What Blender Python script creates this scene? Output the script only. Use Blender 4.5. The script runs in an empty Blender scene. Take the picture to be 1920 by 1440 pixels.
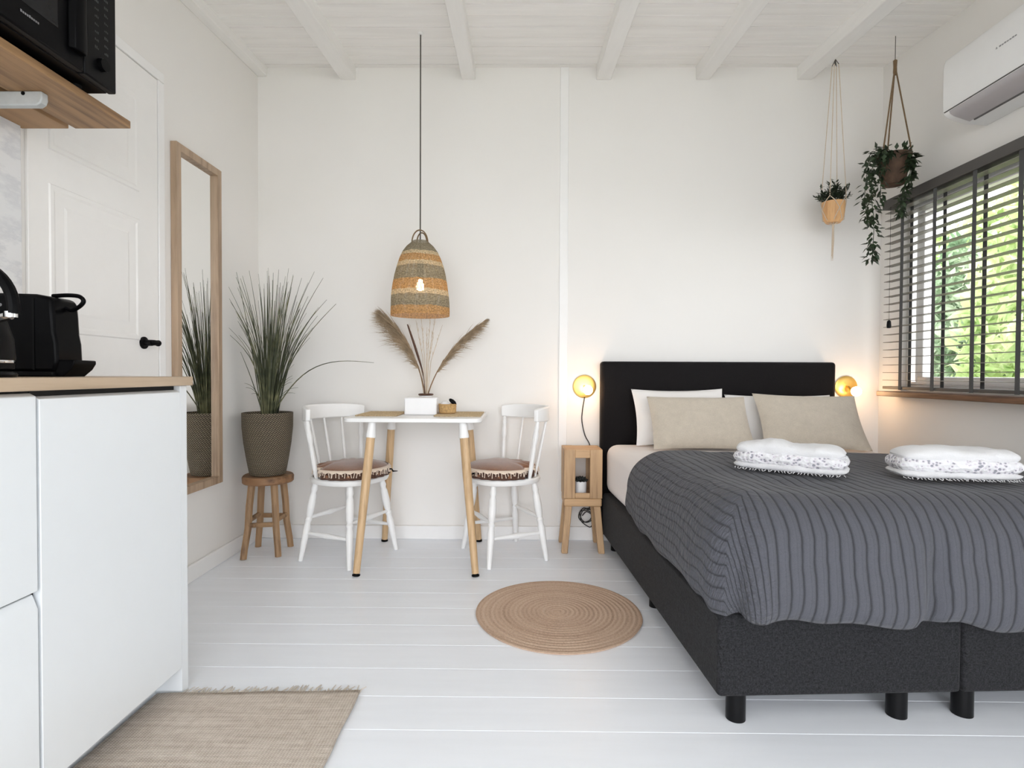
import bpy, bmesh, math, random
from mathutils import Vector, Matrix, noise
R = random.Random(7)
PI = math.pi
rad = math.radians
SC = bpy.context.scene
COL = SC.collection

# ------------------------------------------------------------------ materials
def lin(v):
    v /= 255.0
    return v / 12.92 if v <= 0.04045 else ((v + 0.055) / 1.055) ** 2.4
def rgb(r, g, b): return (lin(r), lin(g), lin(b), 1.0)
def mul(c, k): return (c[0] * k, c[1] * k, c[2] * k, 1.0)
class NT:
    def __init__(s, name):
        s.m = bpy.data.materials.new(name); s.m.use_nodes = True
        s.t = s.m.node_tree; s.b = s.t.nodes['Principled BSDF']; s.out = s.t.nodes['Material Output']
    def n(s, typ, **kw):
        nd = s.t.nodes.new(typ)
        for k, v in kw.items():
            if k in nd.inputs: nd.inputs[k].default_value = v
            else: setattr(nd, k, v)
        return nd
    def l(s, a, b): s.t.links.new(a, b)
    def coord(s, kind='Object', scale=(1, 1, 1)):
        tc = s.n('ShaderNodeTexCoord'); mp = s.n('ShaderNodeMapping'); mp.inputs['Scale'].default_value = scale
        s.l(tc.outputs[kind], mp.inputs['Vector']); return mp.outputs['Vector']
    def noise(s, vec, scale, detail=3, rough=.55):
        nd = s.n('ShaderNodeTexNoise'); nd.inputs['Scale'].default_value = scale
        nd.inputs['Detail'].default_value = detail; nd.inputs['Roughness'].default_value = rough
        s.l(vec, nd.inputs['Vector']); return nd.outputs['Fac']
    def ramp(s, fac, stops):
        r = s.n('ShaderNodeValToRGB'); e = r.color_ramp.elements
        while len(e) < len(stops): e.new(.5)
        for i, (p, c) in enumerate(stops): e[i].position = p; e[i].color = c
        s.l(fac, r.inputs['Fac']); return r.outputs['Color']
    def math(s, op, a, b=None):
        m = s.n('ShaderNodeMath'); m.operation = op
        for i, v in enumerate((a, b)):
            if v is None: continue
            if isinstance(v, (int, float)): m.inputs[i].default_value = v
            else: s.l(v, m.inputs[i])
        return m.outputs[0]
    def bump(s, h, strength, dist=.01):
        b = s.n('ShaderNodeBump'); b.inputs['Strength'].default_value = strength; b.inputs['Distance'].default_value = dist
        s.l(h, b.inputs['Height']); s.l(b.outputs['Normal'], s.b.inputs['Normal'])
def basic(name, c, rough=.6, metal=0, var=.06, scale=18, bump=0, spec=.5, sheen=0, stretch=(1, 1, 1)):
    k = NT(name); v = k.coord('Object', stretch); f = k.noise(v, scale)
    k.l(k.ramp(f, [(.3, mul(c, 1 - var)), (.7, mul(c, 1 + var))]), k.b.inputs['Base Color'])
    k.b.inputs['Roughness'].default_value = rough; k.b.inputs['Metallic'].default_value = metal
    k.b.inputs['Specular IOR Level'].default_value = spec
    if sheen: k.b.inputs['Sheen Weight'].default_value = sheen
    if bump: k.bump(f, bump)
    return k.m
def wood(name, c1, c2, axis='Z', rough=.5, fine=60):
    k = NT(name); sc = {'X': (.07, 1, 1), 'Y': (1, .07, 1), 'Z': (1, 1, .07)}[axis]
    v = k.coord('Object', sc); f = k.noise(v, fine, 4, .6); g = k.noise(v, fine * .25, 2)
    m = k.math('ADD', k.math('MULTIPLY', f, .55), k.math('MULTIPLY', g, .45))
    k.l(k.ramp(m, [(.36, c2), (.5, c1), (.66, mul(c1, 1.14))]), k.b.inputs['Base Color'])
    k.b.inputs['Roughness'].default_value = rough; k.bump(f, .12, .003)
    return k.m
def fabric(name, c, scale=420, var=.16, bump=.35, rough=.92, sheen=.2, mottled=0):
    k = NT(name); v = k.coord('Object')
    f = k.noise(v, scale, 2, .7)
    if mottled:
        g = k.noise(v, mottled, 3, .6); f2 = k.math('ADD', k.math('MULTIPLY', f, .6), k.math('MULTIPLY', g, .4))
    else: f2 = f
    k.l(k.ramp(f2, [(.33, mul(c, 1 - var)), (.67, mul(c, 1 + var))]), k.b.inputs['Base Color'])
    k.b.inputs['Roughness'].default_value = rough; k.b.inputs['Sheen Weight'].default_value = sheen
    k.b.inputs['Specular IOR Level'].default_value = .2
    k.bump(f, bump, .002); return k.m
def emis(name, c, strength):
    k = NT(name); k.b.inputs['Base Color'].default_value = c
    k.b.inputs['Emission Color'].default_value = c; k.b.inputs['Emission Strength'].default_value = strength
    return k.m

WALL = basic('wall_paint', (.825, .808, .78, 1), .62, var=.008, scale=3, bump=.02)
CEIL = basic('ceiling_paint', (.895, .88, .855, 1), .6, var=.035, scale=9, bump=.12, stretch=(.25, 3, 1))
BEAM = basic('beam_paint', (.88, .87, .85, 1), .5, var=.02, scale=12, bump=.06, stretch=(3, .3, 3))
TRIM = basic('trim_paint', (.86, .855, .845, 1), .4, var=.01)
DOORP = basic('door_paint', (.86, .85, .83, 1), .38, var=.008)
FLOOR = basic('floor_paint', (.865, .895, .945, 1), .33, var=.02, scale=7, bump=.05, stretch=(.3, 3, 1))
CAB = basic('cabinet_lacquer', (.79, .825, .85, 1), .32, var=.004)
CHAIRW = basic('chair_white_paint', (.86, .86, .85, 1), .4, var=.015)
TABLEW = basic('table_white_laminate', (.87, .87, .86, 1), .3, var=.004)
BLK = basic('black_plastic', (.0025, .0025, .003, 1), .3, var=.1, spec=.07)
BLKM = basic('black_matte', (.004, .004, .0045, 1), .5, var=.1, spec=.12)
BLKG = basic('black_glass', (.010, .010, .011, 1), .1, var=.05, spec=.15)
DKPANEL = basic('dark_grey_panel', (.004, .004, .0045, 1), .3, var=.1, spec=.1)
GREYMK = basic('grey_print', (.22, .22, .23, 1), .5)
DIMMK = basic('dim_print', (.035, .04, .04, 1), .5)
CHROME = basic('chrome', (.75, .75, .76, 1), .12, metal=1)
STEELP = basic('grey_bracket_paint', rgb(186, 190, 190), .35, var=.06, scale=40)
GAPSHADE = basic('painted_gap_shade', (.01, .01, .01, 1), .8)  # near-black colour standing in for the shade inside cabinet gaps
WORKT = wood('worktop_oak', rgb(188, 167, 143), rgb(166, 144, 120), 'Y', .45, 40)
SHELFW = wood('shelf_pine', rgb(166, 130, 92), rgb(120, 90, 62), 'Y', .55, 34)
MIRRW = wood('mirror_oak', rgb(174, 150, 126), rgb(148, 124, 102), 'Z', .5, 60)
STOOLW = wood('stool_teak', rgb(158, 126, 92), rgb(112, 84, 58), 'Z', .6, 46)
STOOLT = wood('stool_top_teak', rgb(142, 106, 74), rgb(96, 68, 44), 'X', .6, 40)
LEGW = wood('table_leg_beech', rgb(204, 172, 132), rgb(178, 146, 106), 'Z', .45, 60)
NSW = wood('nightstand_wood', rgb(190, 156, 118), rgb(156, 122, 88), 'Z', .55, 50)
NSX = wood('nightstand_wood_flat', rgb(196, 160, 120), rgb(162, 126, 90), 'X', .55, 50)
SILLW = wood('sill_walnut', rgb(120, 86, 62), rgb(82, 56, 40), 'Y', .45, 50)
BLIND = basic('blind_slat_grey', rgb(128, 124, 116), .42, var=.06)
TAPE = fabric('blind_tape', rgb(74, 74, 74), 600, .12, .2)
RAIL = basic('blind_rail_grey', rgb(76, 73, 70), .5, var=.05)
BASEF = fabric('bed_base_fabric', rgb(36, 36, 38), 230, .8, .6, sheen=.04, mottled=110)
HEADF = fabric('headboard_fabric', rgb(24, 22, 23), 420, .3, .4, sheen=.04)
SHEET = fabric('white_sheet', (.80, .76, .745, 1), 700, .02, .05, .9, .1)
PILW = fabric('white_pillowcase', (.82, .80, .78, 1), 700, .02, .06, .9, .1)
PILB = fabric('beige_linen', rgb(196, 186, 171), 260, .10, .4, mottled=30)
LEGB = basic('bed_leg_black', (.003, .003, .0035, 1), .3, spec=.2)
BRASS = basic('brass', rgb(224, 178, 92), .25, metal=1, var=.05)
GOLD = basic('brushed_gold_disc', rgb(232, 196, 112), .34, metal=.9, var=.06)
CABLE = basic('black_cable', (.012, .012, .012, 1), .5)
GREYCORD = basic('grey_cord', rgb(78, 74, 68), .7)
BROWNC = fabric('brown_velvet', rgb(132, 90, 64), 120, .2, .4, .85, .5, mottled=26)
SKIRT = fabric('dark_brown_ruffle', rgb(84, 60, 50), 160, .35, .5, mottled=40)
FRNG = fabric('cream_lace', rgb(226, 208, 190), 400, .06, .3)
FRNGW = basic('white_threads', rgb(214, 206, 196), .9, var=.12)
LEAFD = basic('ivy_leaf', rgb(44, 60, 38), .5, var=.5, scale=40)
LEAFS = basic('dark_succulent', rgb(38, 50, 34), .5, var=.4, scale=60)
SUCC = basic('black_green_rosette', rgb(34, 38, 36), .6, var=.3, scale=60)
SOIL = basic('soil', rgb(46, 36, 28), .95, var=.4, scale=60, bump=.6)
POTB = basic('terracotta_bark', rgb(84, 64, 50), .85, var=.35, scale=22, bump=.5)
POTO = wood('peach_wood_pot', rgb(214, 168, 118), rgb(190, 140, 92), 'Z', .6, 50)
JROPE = fabric('jute_rope', rgb(120, 98, 72), 300, .3, .5)
WROPE = fabric('cotton_macrame', rgb(206, 190, 170), 300, .1, .4)
CERW = basic('white_ceramic', (.84, .84, .85, 1), .25, var=.01)
AC = basic('ac_plastic', (.80, .80, .795, 1), .32, var=.006)
ACG = basic('ac_flap_grey', rgb(176, 172, 174), .4, var=.03)
GREYL = basic('ac_seam', rgb(90, 88, 88), .6)
TOWEL = fabric('white_terry', (.74, .74, .755, 1), 500, .03, .9, .95, .4)
RATTAN = basic('basket_straw', rgb(196, 160, 108), .8, var=.25, scale=120, bump=.6)
PLMAT = basic('placemat_straw', rgb(190, 168, 134), .85, var=.25, scale=160, bump=.6)
VASEB = basic('brown_vase', rgb(84, 56, 42), .4, var=.1)
PAMP = basic('pampas_hair', rgb(168, 148, 122), .9, var=.25, scale=30)
PAMD = basic('pampas_stem', rgb(132, 104, 76), .8, var=.2)
DRYS = basic('dried_grass', rgb(196, 178, 154), .85, var=.15)
BUSH = None

def mat_grass():
    k = NT('grass_blade'); v = k.coord('Object'); f = k.noise(v, 14, 2)
    k.l(k.ramp(f, [(.3, rgb(38, 43, 27)), (.5, rgb(72, 77, 52)), (.72, rgb(124, 122, 88))]), k.b.inputs['Base Color'])
    k.b.inputs['Roughness'].default_value = .55; return k.m
GRASS = mat_grass()
def mat_wovenpot():
    k = NT('woven_pot'); tc = k.n('ShaderNodeTexCoord'); uv = tc.outputs['UV']
    a = k.n('ShaderNodeTexWave', wave_type='BANDS', bands_direction='DIAGONAL'); a.inputs['Scale'].default_value = 22
    b = k.n('ShaderNodeTexWave', wave_type='BANDS', bands_direction='Y'); b.inputs['Scale'].default_value = 16
    mp = k.n('ShaderNodeMapping'); mp.inputs['Scale'].default_value = (1.6, 1, 1); k.l(uv, mp.inputs['Vector'])
    k.l(mp.outputs['Vector'], a.inputs['Vector']); k.l(mp.outputs['Vector'], b.inputs['Vector'])
    m = k.math('MULTIPLY', a.outputs['Fac'], b.outputs['Fac'])
    n2 = k.math('ADD', m, k.math('MULTIPLY', k.noise(mp.outputs['Vector'], 40, 2), .2))
    k.l(k.ramp(n2, [(.12, rgb(52, 46, 40)), (.4, rgb(120, 108, 90)), (.8, rgb(176, 162, 136))]), k.b.inputs['Base Color'])
    k.b.inputs['Roughness'].default_value = .85; k.bump(m, .7, .006); return k.m
WPOT = mat_wovenpot()
def mat_jute():
    k = NT('jute_braid'); tc = k.n('ShaderNodeTexCoord'); o = tc.outputs['Object']
    ln = k.n('ShaderNodeVectorMath', operation='LENGTH'); k.l(o, ln.inputs[0]); r = ln.outputs['Value']
    w = k.math('SINE', k.math('MULTIPLY', r, 2 * PI / .0183))
    big = k.n('ShaderNodeTexNoise'); big.noise_dimensions = '1D'; big.inputs['Scale'].default_value = 26; k.l(r, big.inputs['W'])
    f = k.noise(o, 130, 3, .7); g = k.noise(o, 7, 2)
    s = k.math('ADD', k.math('MULTIPLY', w, .06), k.math('ADD', k.math('MULTIPLY', f, .5), k.math('ADD', k.math('MULTIPLY', big.outputs['Fac'], .35), k.math('MULTIPLY', g, .15))))
    k.l(k.ramp(s, [(.28, rgb(160, 134, 112)), (.5, rgb(196, 168, 146)), (.75, rgb(216, 194, 172))]), k.b.inputs['Base Color'])
    k.b.inputs['Roughness'].default_value = .95; k.bump(f, .6, .004); return k.m
JUTE = mat_jute()
def mat_runner():
    k = NT('runner_weave'); v = k.coord('Object')
    a = k.n('ShaderNodeTexWave', wave_type='BANDS', bands_direction='Y'); a.inputs['Scale'].default_value = 58; a.inputs['Distortion'].default_value = 1.2
    b = k.n('ShaderNodeTexWave', wave_type='BANDS', bands_direction='X'); b.inputs['Scale'].default_value = 40
    k.l(v, a.inputs['Vector']); k.l(v, b.inputs['Vector'])
    st = k.coord('Object', (.5, 9, 1)); f = k.noise(st, 9, 3); h = k.math('MULTIPLY', a.outputs['Fac'], b.outputs['Fac'])
    s = k.math('ADD', k.math('MULTIPLY', h, .35), k.math('MULTIPLY', k.math('ADD', f, k.math('MULTIPLY', k.noise(v, 55, 2), .6)), .47))
    k.l(k.ramp(s, [(.3, rgb(174, 161, 148)), (.5, rgb(205, 193, 180)), (.75, rgb(222, 212, 202))]), k.b.inputs['Base Color'])
    k.b.inputs['Roughness'].default_value = .95; k.bump(h, .6, .003); return k.m
RUNNER = mat_runner()
def mat_marble():
    k = NT('white_marble'); v = k.coord('Object', (1, 1, 2.5)); f = k.noise(v, 3.5, 6, .65)
    k.l(k.ramp(f, [(.42, (.76, .77, .78, 1)), (.5, (.66, .67, .69, 1)), (.56, (.78, .785, .79, 1))]), k.b.inputs['Base Color'])
    k.b.inputs['Roughness'].default_value = .25; return k.m
MARBLE = mat_marble()
def mat_duvet():
    k = NT('pintuck_duvet'); tc = k.n('ShaderNodeTexCoord'); sp = k.n('ShaderNodeSeparateXYZ'); k.l(tc.outputs['UV'], sp.inputs[0])
    s = sp.outputs['X']; f = k.noise(tc.outputs['Object'], 10, 2)
    sw = k.math('ADD', s, k.math('MULTIPLY', f, .016))
    w = k.math('FRACT', k.math('DIVIDE', sw, .033))
    d = k.math('ABSOLUTE', k.math('SUBTRACT', w, .5))
    w2 = k.math('FRACT', k.math('ADD', k.math('DIVIDE', sw, .0165), .25))
    d2 = k.math('MULTIPLY', k.math('ABSOLUTE', k.math('SUBTRACT', w2, .5)), 1.0)
    c = rgb(78, 79, 85)
    line = k.ramp(d, [(.0, mul(c, .42)), (.05, mul(c, .58)), (.12, c), (.5, mul(c, 1.08))])
    soft = k.ramp(d2, [(.0, (.84, .84, .84, 1)), (.10, (1, 1, 1, 1))])
    g = k.noise(tc.outputs['Object'], 500, 2, .7)
    gr = k.ramp(g, [(.3, (.88, .88, .88, 1)), (.7, (1.1, 1.1, 1.1, 1))])
    def mx(a, b):
        m = k.n('ShaderNodeMix', data_type='RGBA', blend_type='MULTIPLY'); m.inputs[0].default_value = 1
        k.l(a, m.inputs[6]); k.l(b, m.inputs[7]); return m.outputs[2]
    k.l(mx(mx(line, soft), gr), k.b.inputs['Base Color'])
    k.b.inputs['Roughness'].default_value = .9; k.b.inputs['Sheen Weight'].default_value = .1; k.b.inputs['Specular IOR Level'].default_value = .2
    hh = k.ramp(d, [(.0, (0, 0, 0, 1)), (.16, (.8, .8, .8, 1)), (.5, (1, 1, 1, 1))])
    n3 = k.noise(tc.outputs['Object'], 38, 3, .6)
    wf = k.n('ShaderNodeTexNoise'); wf.inputs['Scale'].default_value = 26; wf.inputs['Detail'].default_value = 2
    mp = k.n('ShaderNodeMapping'); mp.inputs['Scale'].default_value = (1.0, 2.4, 1); mp.inputs['Rotation'].default_value = (0, 0, .6)
    k.l(tc.outputs['UV'], mp.inputs['Vector']); k.l(mp.outputs['Vector'], wf.inputs['Vector'])
    side = k.n('ShaderNodeMapRange'); k.l(s, side.inputs['Value']); side.inputs['From Min'].default_value = -.52; side.inputs['From Max'].default_value = -.66
    rough = k.math('MULTIPLY', k.math('MULTIPLY', wf.outputs['Fac'], side.outputs['Result']), 5.0)
    k.bump(k.math('ADD', k.math('ADD', hh, k.math('MULTIPLY', n3, .9)), rough), .6, .006); return k.m
DUVET = mat_duvet()
def mat_lace():
    k = NT('eyelet_lace'); v = k.coord('Object', (1, 1, 1.2))
    vo = k.n('ShaderNodeTexVoronoi'); vo.inputs['Scale'].default_value = 85; k.l(v, vo.inputs['Vector'])
    g = k.noise(v, 16, 2)
    h = k.math('SUBTRACT', vo.outputs['Distance'], k.math('MULTIPLY', k.math('SUBTRACT', g, .42), 1.2))
    k.l(k.ramp(h, [(.04, rgb(150, 152, 160)), (.2, rgb(220, 214, 222)), (.36, (.74, .74, .76, 1))]), k.b.inputs['Base Color'])
    k.b.inputs['Roughness'].default_value = .95; k.bump(h, .8, .006); return k.m
LACE = mat_lace()
def mat_shade():
    k = NT('woven_seagrass_shade'); tc = k.n('ShaderNodeTexCoord'); sp = k.n('ShaderNodeSeparateXYZ'); k.l(tc.outputs['UV'], sp.inputs[0])
    z = sp.outputs['Y']; u = sp.outputs['X']
    gy = rgb(156, 147, 126); og = rgb(204, 160, 110); cr = rgb(220, 200, 164)
    zz = k.math('ADD', z, k.math('MULTIPLY', k.noise(tc.outputs['Object'], 22, 3), .045)); zz = k.math('SUBTRACT', zz, .0225)
    r = k.n('ShaderNodeValToRGB'); r.color_ramp.interpolation = 'CONSTANT'; e = r.color_ramp.elements
    st = [(0, og), (.10, gy), (.235, cr), (.30, og), (.43, gy), (.60, cr), (.66, og), (.75, cr), (.80, gy)]
    while len(e) < len(st): e.new(.5)
    for i, (p, c) in enumerate(st): e[i].position = p; e[i].color = c
    k.l(zz, r.inputs['Fac'])
    v2 = k.n('ShaderNodeCombineXYZ'); k.l(k.math('MULTIPLY', u, 90), v2.inputs[0]); k.l(k.math('MULTIPLY', z, 60), v2.inputs[1])
    n1 = k.noise(v2.outputs[0], 1.0, 2, .6)
    m = k.n('ShaderNodeMix', data_type='RGBA', blend_type='MULTIPLY'); m.inputs[0].default_value = 1
    k.l(r.outputs['Color'], m.inputs[6]); k.l(k.ramp(n1, [(.3, (.45, .45, .45, 1)), (.7, (1.2, 1.2, 1.2, 1))]), m.inputs[7])
    col = m.outputs[2]
    df = k.n('ShaderNodeBsdfDiffuse'); tr = k.n('ShaderNodeBsdfTranslucent'); tp = k.n('ShaderNodeBsdfTransparent')
    k.l(col, df.inputs[0]); k.l(col, tr.inputs[0])
    mx = k.n('ShaderNodeMixShader'); mx.inputs[0].default_value = .25; k.l(df.outputs[0], mx.inputs[1]); k.l(tr.outputs[0], mx.inputs[2])
    # open gaps between the woven strands
    wx = k.math('GREATER_THAN', k.math('SINE', k.math('MULTIPLY', u, 2 * PI * 150)), .72)
    wz = k.math('GREATER_THAN', k.math('SINE', k.math('MULTIPLY', z, 2 * PI * 84)), .0)
    hole = k.math('MULTIPLY', wx, wz)
    m2 = k.n('ShaderNodeMixShader'); k.l(hole, m2.inputs[0]); k.l(mx.outputs[0], m2.inputs[1]); k.l(tp.outputs[0], m2.inputs[2])
    k.l(m2.outputs[0], k.out.inputs['Surface']); return k.m
SHADE = mat_shade()
def mat_glass():
    k = NT('window_glass'); tp = k.n('ShaderNodeBsdfTransparent'); gl = k.n('ShaderNodeBsdfGlossy'); gl.inputs['Roughness'].default_value = .02
    mx = k.n('ShaderNodeMixShader'); mx.inputs[0].default_value = .05;
    k.l(tp.outputs[0], mx.inputs[1]); k.l(gl.outputs[0], mx.inputs[2]); k.l(mx.outputs[0], k.out.inputs['Surface']); return k.m
GLASS = mat_glass()
def mat_mirror():
    k = NT('mirror_glass'); k.b.inputs['Base Color'].default_value = (.93, .93, .92, 1); k.b.inputs['Metallic'].default_value = 1; k.b.inputs['Roughness'].default_value = .01; return k.m
MIRROR = mat_mirror()
def mat_leaf(name, c1, c2, c3):
    k = NT(name); v = k.coord('Object'); f = k.noise(v, 3.2, 3, .6)
    col = k.ramp(f, [(.32, c1), (.5, c2), (.66, c3)])
    df = k.n('ShaderNodeBsdfDiffuse'); tr = k.n('ShaderNodeBsdfTranslucent'); k.l(col, df.inputs[0]); k.l(col, tr.inputs[0])
    mx = k.n('ShaderNodeMixShader'); mx.inputs[0].default_value = .4; k.l(df.outputs[0], mx.inputs[1]); k.l(tr.outputs[0], mx.inputs[2])
    k.l(mx.outputs[0], k.out.inputs['Surface']); return k.m
BUSHG = mat_leaf('hedge_leaf', rgb(92, 120, 88), rgb(150, 172, 138), rgb(208, 218, 196))
BUSHY = mat_leaf('yellow_shrub_leaf', rgb(142, 168, 104), rgb(190, 206, 150), rgb(228, 234, 196))
GROUND = basic('garden_ground', rgb(120, 120, 96), .95, var=.2, scale=4)
BARK = basic('bark', rgb(84, 68, 52), .9, var=.2)
BULBW = emis('warm_bulb', (1.0, .63, .34, 1), 42)
BULBP = emis('pendant_bulb', (1.0, .74, .46, 1), 26)

# ------------------------------------------------------------------ mesh helpers
def BM(): return bmesh.new()
def box(bm, x0, x1, y0, y1, z0, z1, M=None):
    vs = [bm.verts.new(Vector((x, y, z)) if M is None else M @ Vector((x, y, z))) for x in (x0, x1) for y in (y0, y1) for z in (z0, z1)]
    for f in ((0, 1, 3, 2), (4, 6, 7, 5), (0, 4, 5, 1), (2, 3, 7, 6), (0, 2, 6, 4), (1, 5, 7, 3)):
        bm.faces.new([vs[i] for i in f])
    return bm
def frame_of(d):
    d = d.normalized(); a = Vector((0, 0, 1)) if abs(d.z) < .9 else Vector((1, 0, 0))
    u = d.cross(a).normalized(); return u, d.cross(u).normalized()
def tube(bm, pts, r, n=8, cap=True, closed=False):
    pts = [Vector(p) for p in pts]; N = len(pts); rs = r if isinstance(r, (list, tuple)) else [r] * N
    rings = []; u = None
    for i, p in enumerate(pts):
        if closed: d = pts[(i + 1) % N] - pts[i - 1]
        else: d = pts[min(i + 1, N - 1)] - pts[max(i - 1, 0)]
        if d.length < 1e-9: d = Vector((0, 0, 1))
        d.normalize()
        if u is None: u, v = frame_of(d)
        else:
            u = u - d * u.dot(d)
            if u.length < 1e-6: u, v = frame_of(d)
            u.normalize(); v = d.cross(u)
        rings.append([bm.verts.new(p + rs[i] * (math.cos(2 * PI * k / n) * u + math.sin(2 * PI * k / n) * v)) for k in range(n)])
    for i in range(N if closed else N - 1):
        a, b = rings[i], rings[(i + 1) % N]
        for k in range(n):
            bm.faces.new((a[k], a[(k + 1) % n], b[(k + 1) % n], b[k]))
    if cap and not closed:
        bm.faces.new(rings[0][::-1]); bm.faces.new(rings[-1])
    return bm
def turned(bm, p0, p1, prof, n=12):
    p0, p1 = Vector(p0), Vector(p1)
    return tube(bm, [p0.lerp(p1, t) for t, r in prof], [r for t, r in prof], n)
def smooth_path(P, n=6):
    P = [Vector(p) for p in P]; out = []
    for i in range(len(P) - 1):
        p0, p1, p2, p3 = P[max(i - 1, 0)], P[i], P[i + 1], P[min(i + 2, len(P) - 1)]
        for k in range(n):
            t = k / n; out.append(.5 * ((2 * p1) + (-p0 + p2) * t + (2 * p0 - 5 * p1 + 4 * p2 - p3) * t * t + (-p0 + 3 * p1 - 3 * p2 + p3) * t ** 3))
    out.append(P[-1]); return out
def lathe(bm, prof, n=32, c=(0, 0, 0), uv=False, sx=1, sy=1, rmod=None):
    lay = bm.loops.layers.uv.verify() if uv else None
    rings = []
    for r, z in prof:
        ring = []
        for k in range(n):
            a = 2 * PI * k / n; rr = r * (rmod(a, z) if rmod else 1)
            ring.append(bm.verts.new((c[0] + rr * sx * math.cos(a), c[1] + rr * sy * math.sin(a), c[2] + z)))
        rings.append(ring)
    L = [0]
    for i in range(1, len(prof)): L.append(L[-1] + math.hypot(prof[i][0] - prof[i - 1][0], prof[i][1] - prof[i - 1][1]))
    for i in range(len(rings) - 1):
        for k in range(n):
            f = bm.faces.new((rings[i][k], rings[i][(k + 1) % n], rings[i + 1][(k + 1) % n], rings[i + 1][k]))
            if uv:
                for lp, (uu, vv) in zip(f.loops, ((k / n, i), ((k + 1) / n, i), ((k + 1) / n, i + 1), (k / n, i + 1))):
                    lp[lay].uv = (uu, L[vv] / L[-1])
    if prof[0][0] > 1e-4 and not uv: bm.faces.new(rings[0][::-1])
    if prof[-1][0] > 1e-4 and not uv: bm.faces.new(rings[-1])
    if not uv: bmesh.ops.remove_doubles(bm, verts=bm.verts[:], dist=1e-6)
    return bm
def prism(bm, pts, axis, a, b):
    def P(p, t):
        return {'X': (t, p[0], p[1]), 'Y': (p[0], t, p[1]), 'Z': (p[0], p[1], t)}[axis]
    A = [bm.verts.new(P(p, a)) for p in pts]; B = [bm.verts.new(P(p, b)) for p in pts]; n = len(pts)
    bm.faces.new(A[::-1]); bm.faces.new(B)
    for i in range(n): bm.faces.new((A[i], A[(i + 1) % n], B[(i + 1) % n], B[i]))
    return bm
def sphere(bm, c, r, n=16, m=10, s=(1, 1, 1)):
    M = Matrix.Translation(c) @ Matrix.Diagonal((r * s[0], r * s[1], r * s[2], 1))
    bmesh.ops.create_uvsphere(bm, u_segments=n, v_segments=m, radius=1, matrix=M); return bm
def rounded_box(x0, x1, y0, y1, z0, z1, r, n):
    bm = bmesh.new(); bmesh.ops.create_cube(bm, size=2)
    bmesh.ops.subdivide_edges(bm, edges=bm.edges[:], cuts=n, use_grid_fill=True)
    c = Vector(((x0 + x1) / 2, (y0 + y1) / 2, (z0 + z1) / 2)); h = Vector(((x1 - x0) / 2, (y1 - y0) / 2, (z1 - z0) / 2))
    for v in bm.verts:
        # crowd the grid lines towards the edges so that the rounding is smooth
        p = Vector([math.copysign(1 - (1 - abs(t)) ** 1.8 if abs(t) < 1 else 1, t) * hh for t, hh in zip(v.co, h)])
        q = Vector([max(-(hh - r), min(hh - r, t)) for t, hh in zip(p, h)]); d = p - q
        m = max(abs(d.x), abs(d.y), abs(d.z))
        v.co = c + (q + (d.normalized() * m if m > 1e-7 else d))
    return bm
WM = {}
def mat_of(o): return WM.get(o.name, Matrix.Identity(4))
def obj(name, bm, mat, parent=None, smooth=True, bevel=0, world=True, seg=2, subsurf=0, solid=0, origin=None, angle=35):
    """link BM as one mesh object; coordinates are world ones unless world=False (then in the parent's frame)"""
    bmesh.ops.recalc_face_normals(bm, faces=bm.faces[:])
    me = bpy.data.meshes.new(name); bm.to_mesh(me); bm.free()
    o = bpy.data.objects.new(name, me); COL.objects.link(o); me.materials.append(mat)
    if parent is not None:
        pm = mat_of(parent)
        if world: me.transform(pm.inverted())
        o.parent = parent; WM[o.name] = pm.copy()
    elif origin is not None:
        me.transform(Matrix.Translation(-Vector(origin))); o.location = origin; WM[o.name] = Matrix.Translation(Vector(origin))
    if solid:
        s = o.modifiers.new('Solidify', 'SOLIDIFY'); s.thickness = solid; s.offset = -1
    if bevel:
        b = o.modifiers.new('Bevel', 'BEVEL'); b.width = bevel; b.segments = seg; b.limit_method = 'ANGLE'; b.angle_limit = rad(40)
    if subsurf:
        s = o.modifiers.new('Subsurf', 'SUBSURF'); s.levels = subsurf; s.render_levels = subsurf
    if smooth:
        for p in me.polygons: p.use_smooth = True
        try: me.set_sharp_from_angle(angle=rad(angle))
        except Exception: pass
    return o
def thing(name, label, cat, loc=(0, 0, 0), rz=0, group=None):
    o = bpy.data.objects.new(name, None); COL.objects.link(o); o.empty_display_size = .05
    o.location = loc; o.rotation_euler = (0, 0, rz)
    WM[o.name] = Matrix.Translation(Vector(loc)) @ Matrix.Rotation(rz, 4, 'Z')
    return tag(o, label, cat, group)
def tag(o, label, cat, group=None):
    o['label'] = label; o['category'] = cat
    if group: o['group'] = group
    return o
def struct(o, label=None, cat=None):
    o['kind'] = 'structure'
    if label: o['label'] = label
    if cat: o['category'] = cat
    return o
def copy_tree(o, parent=None):
    c = o.copy(); COL.objects.link(c)
    if parent is not None: c.parent = parent
    WM[c.name] = mat_of(o).copy()
    for ch in list(o.children): copy_tree(ch, c)
    return c

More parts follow.
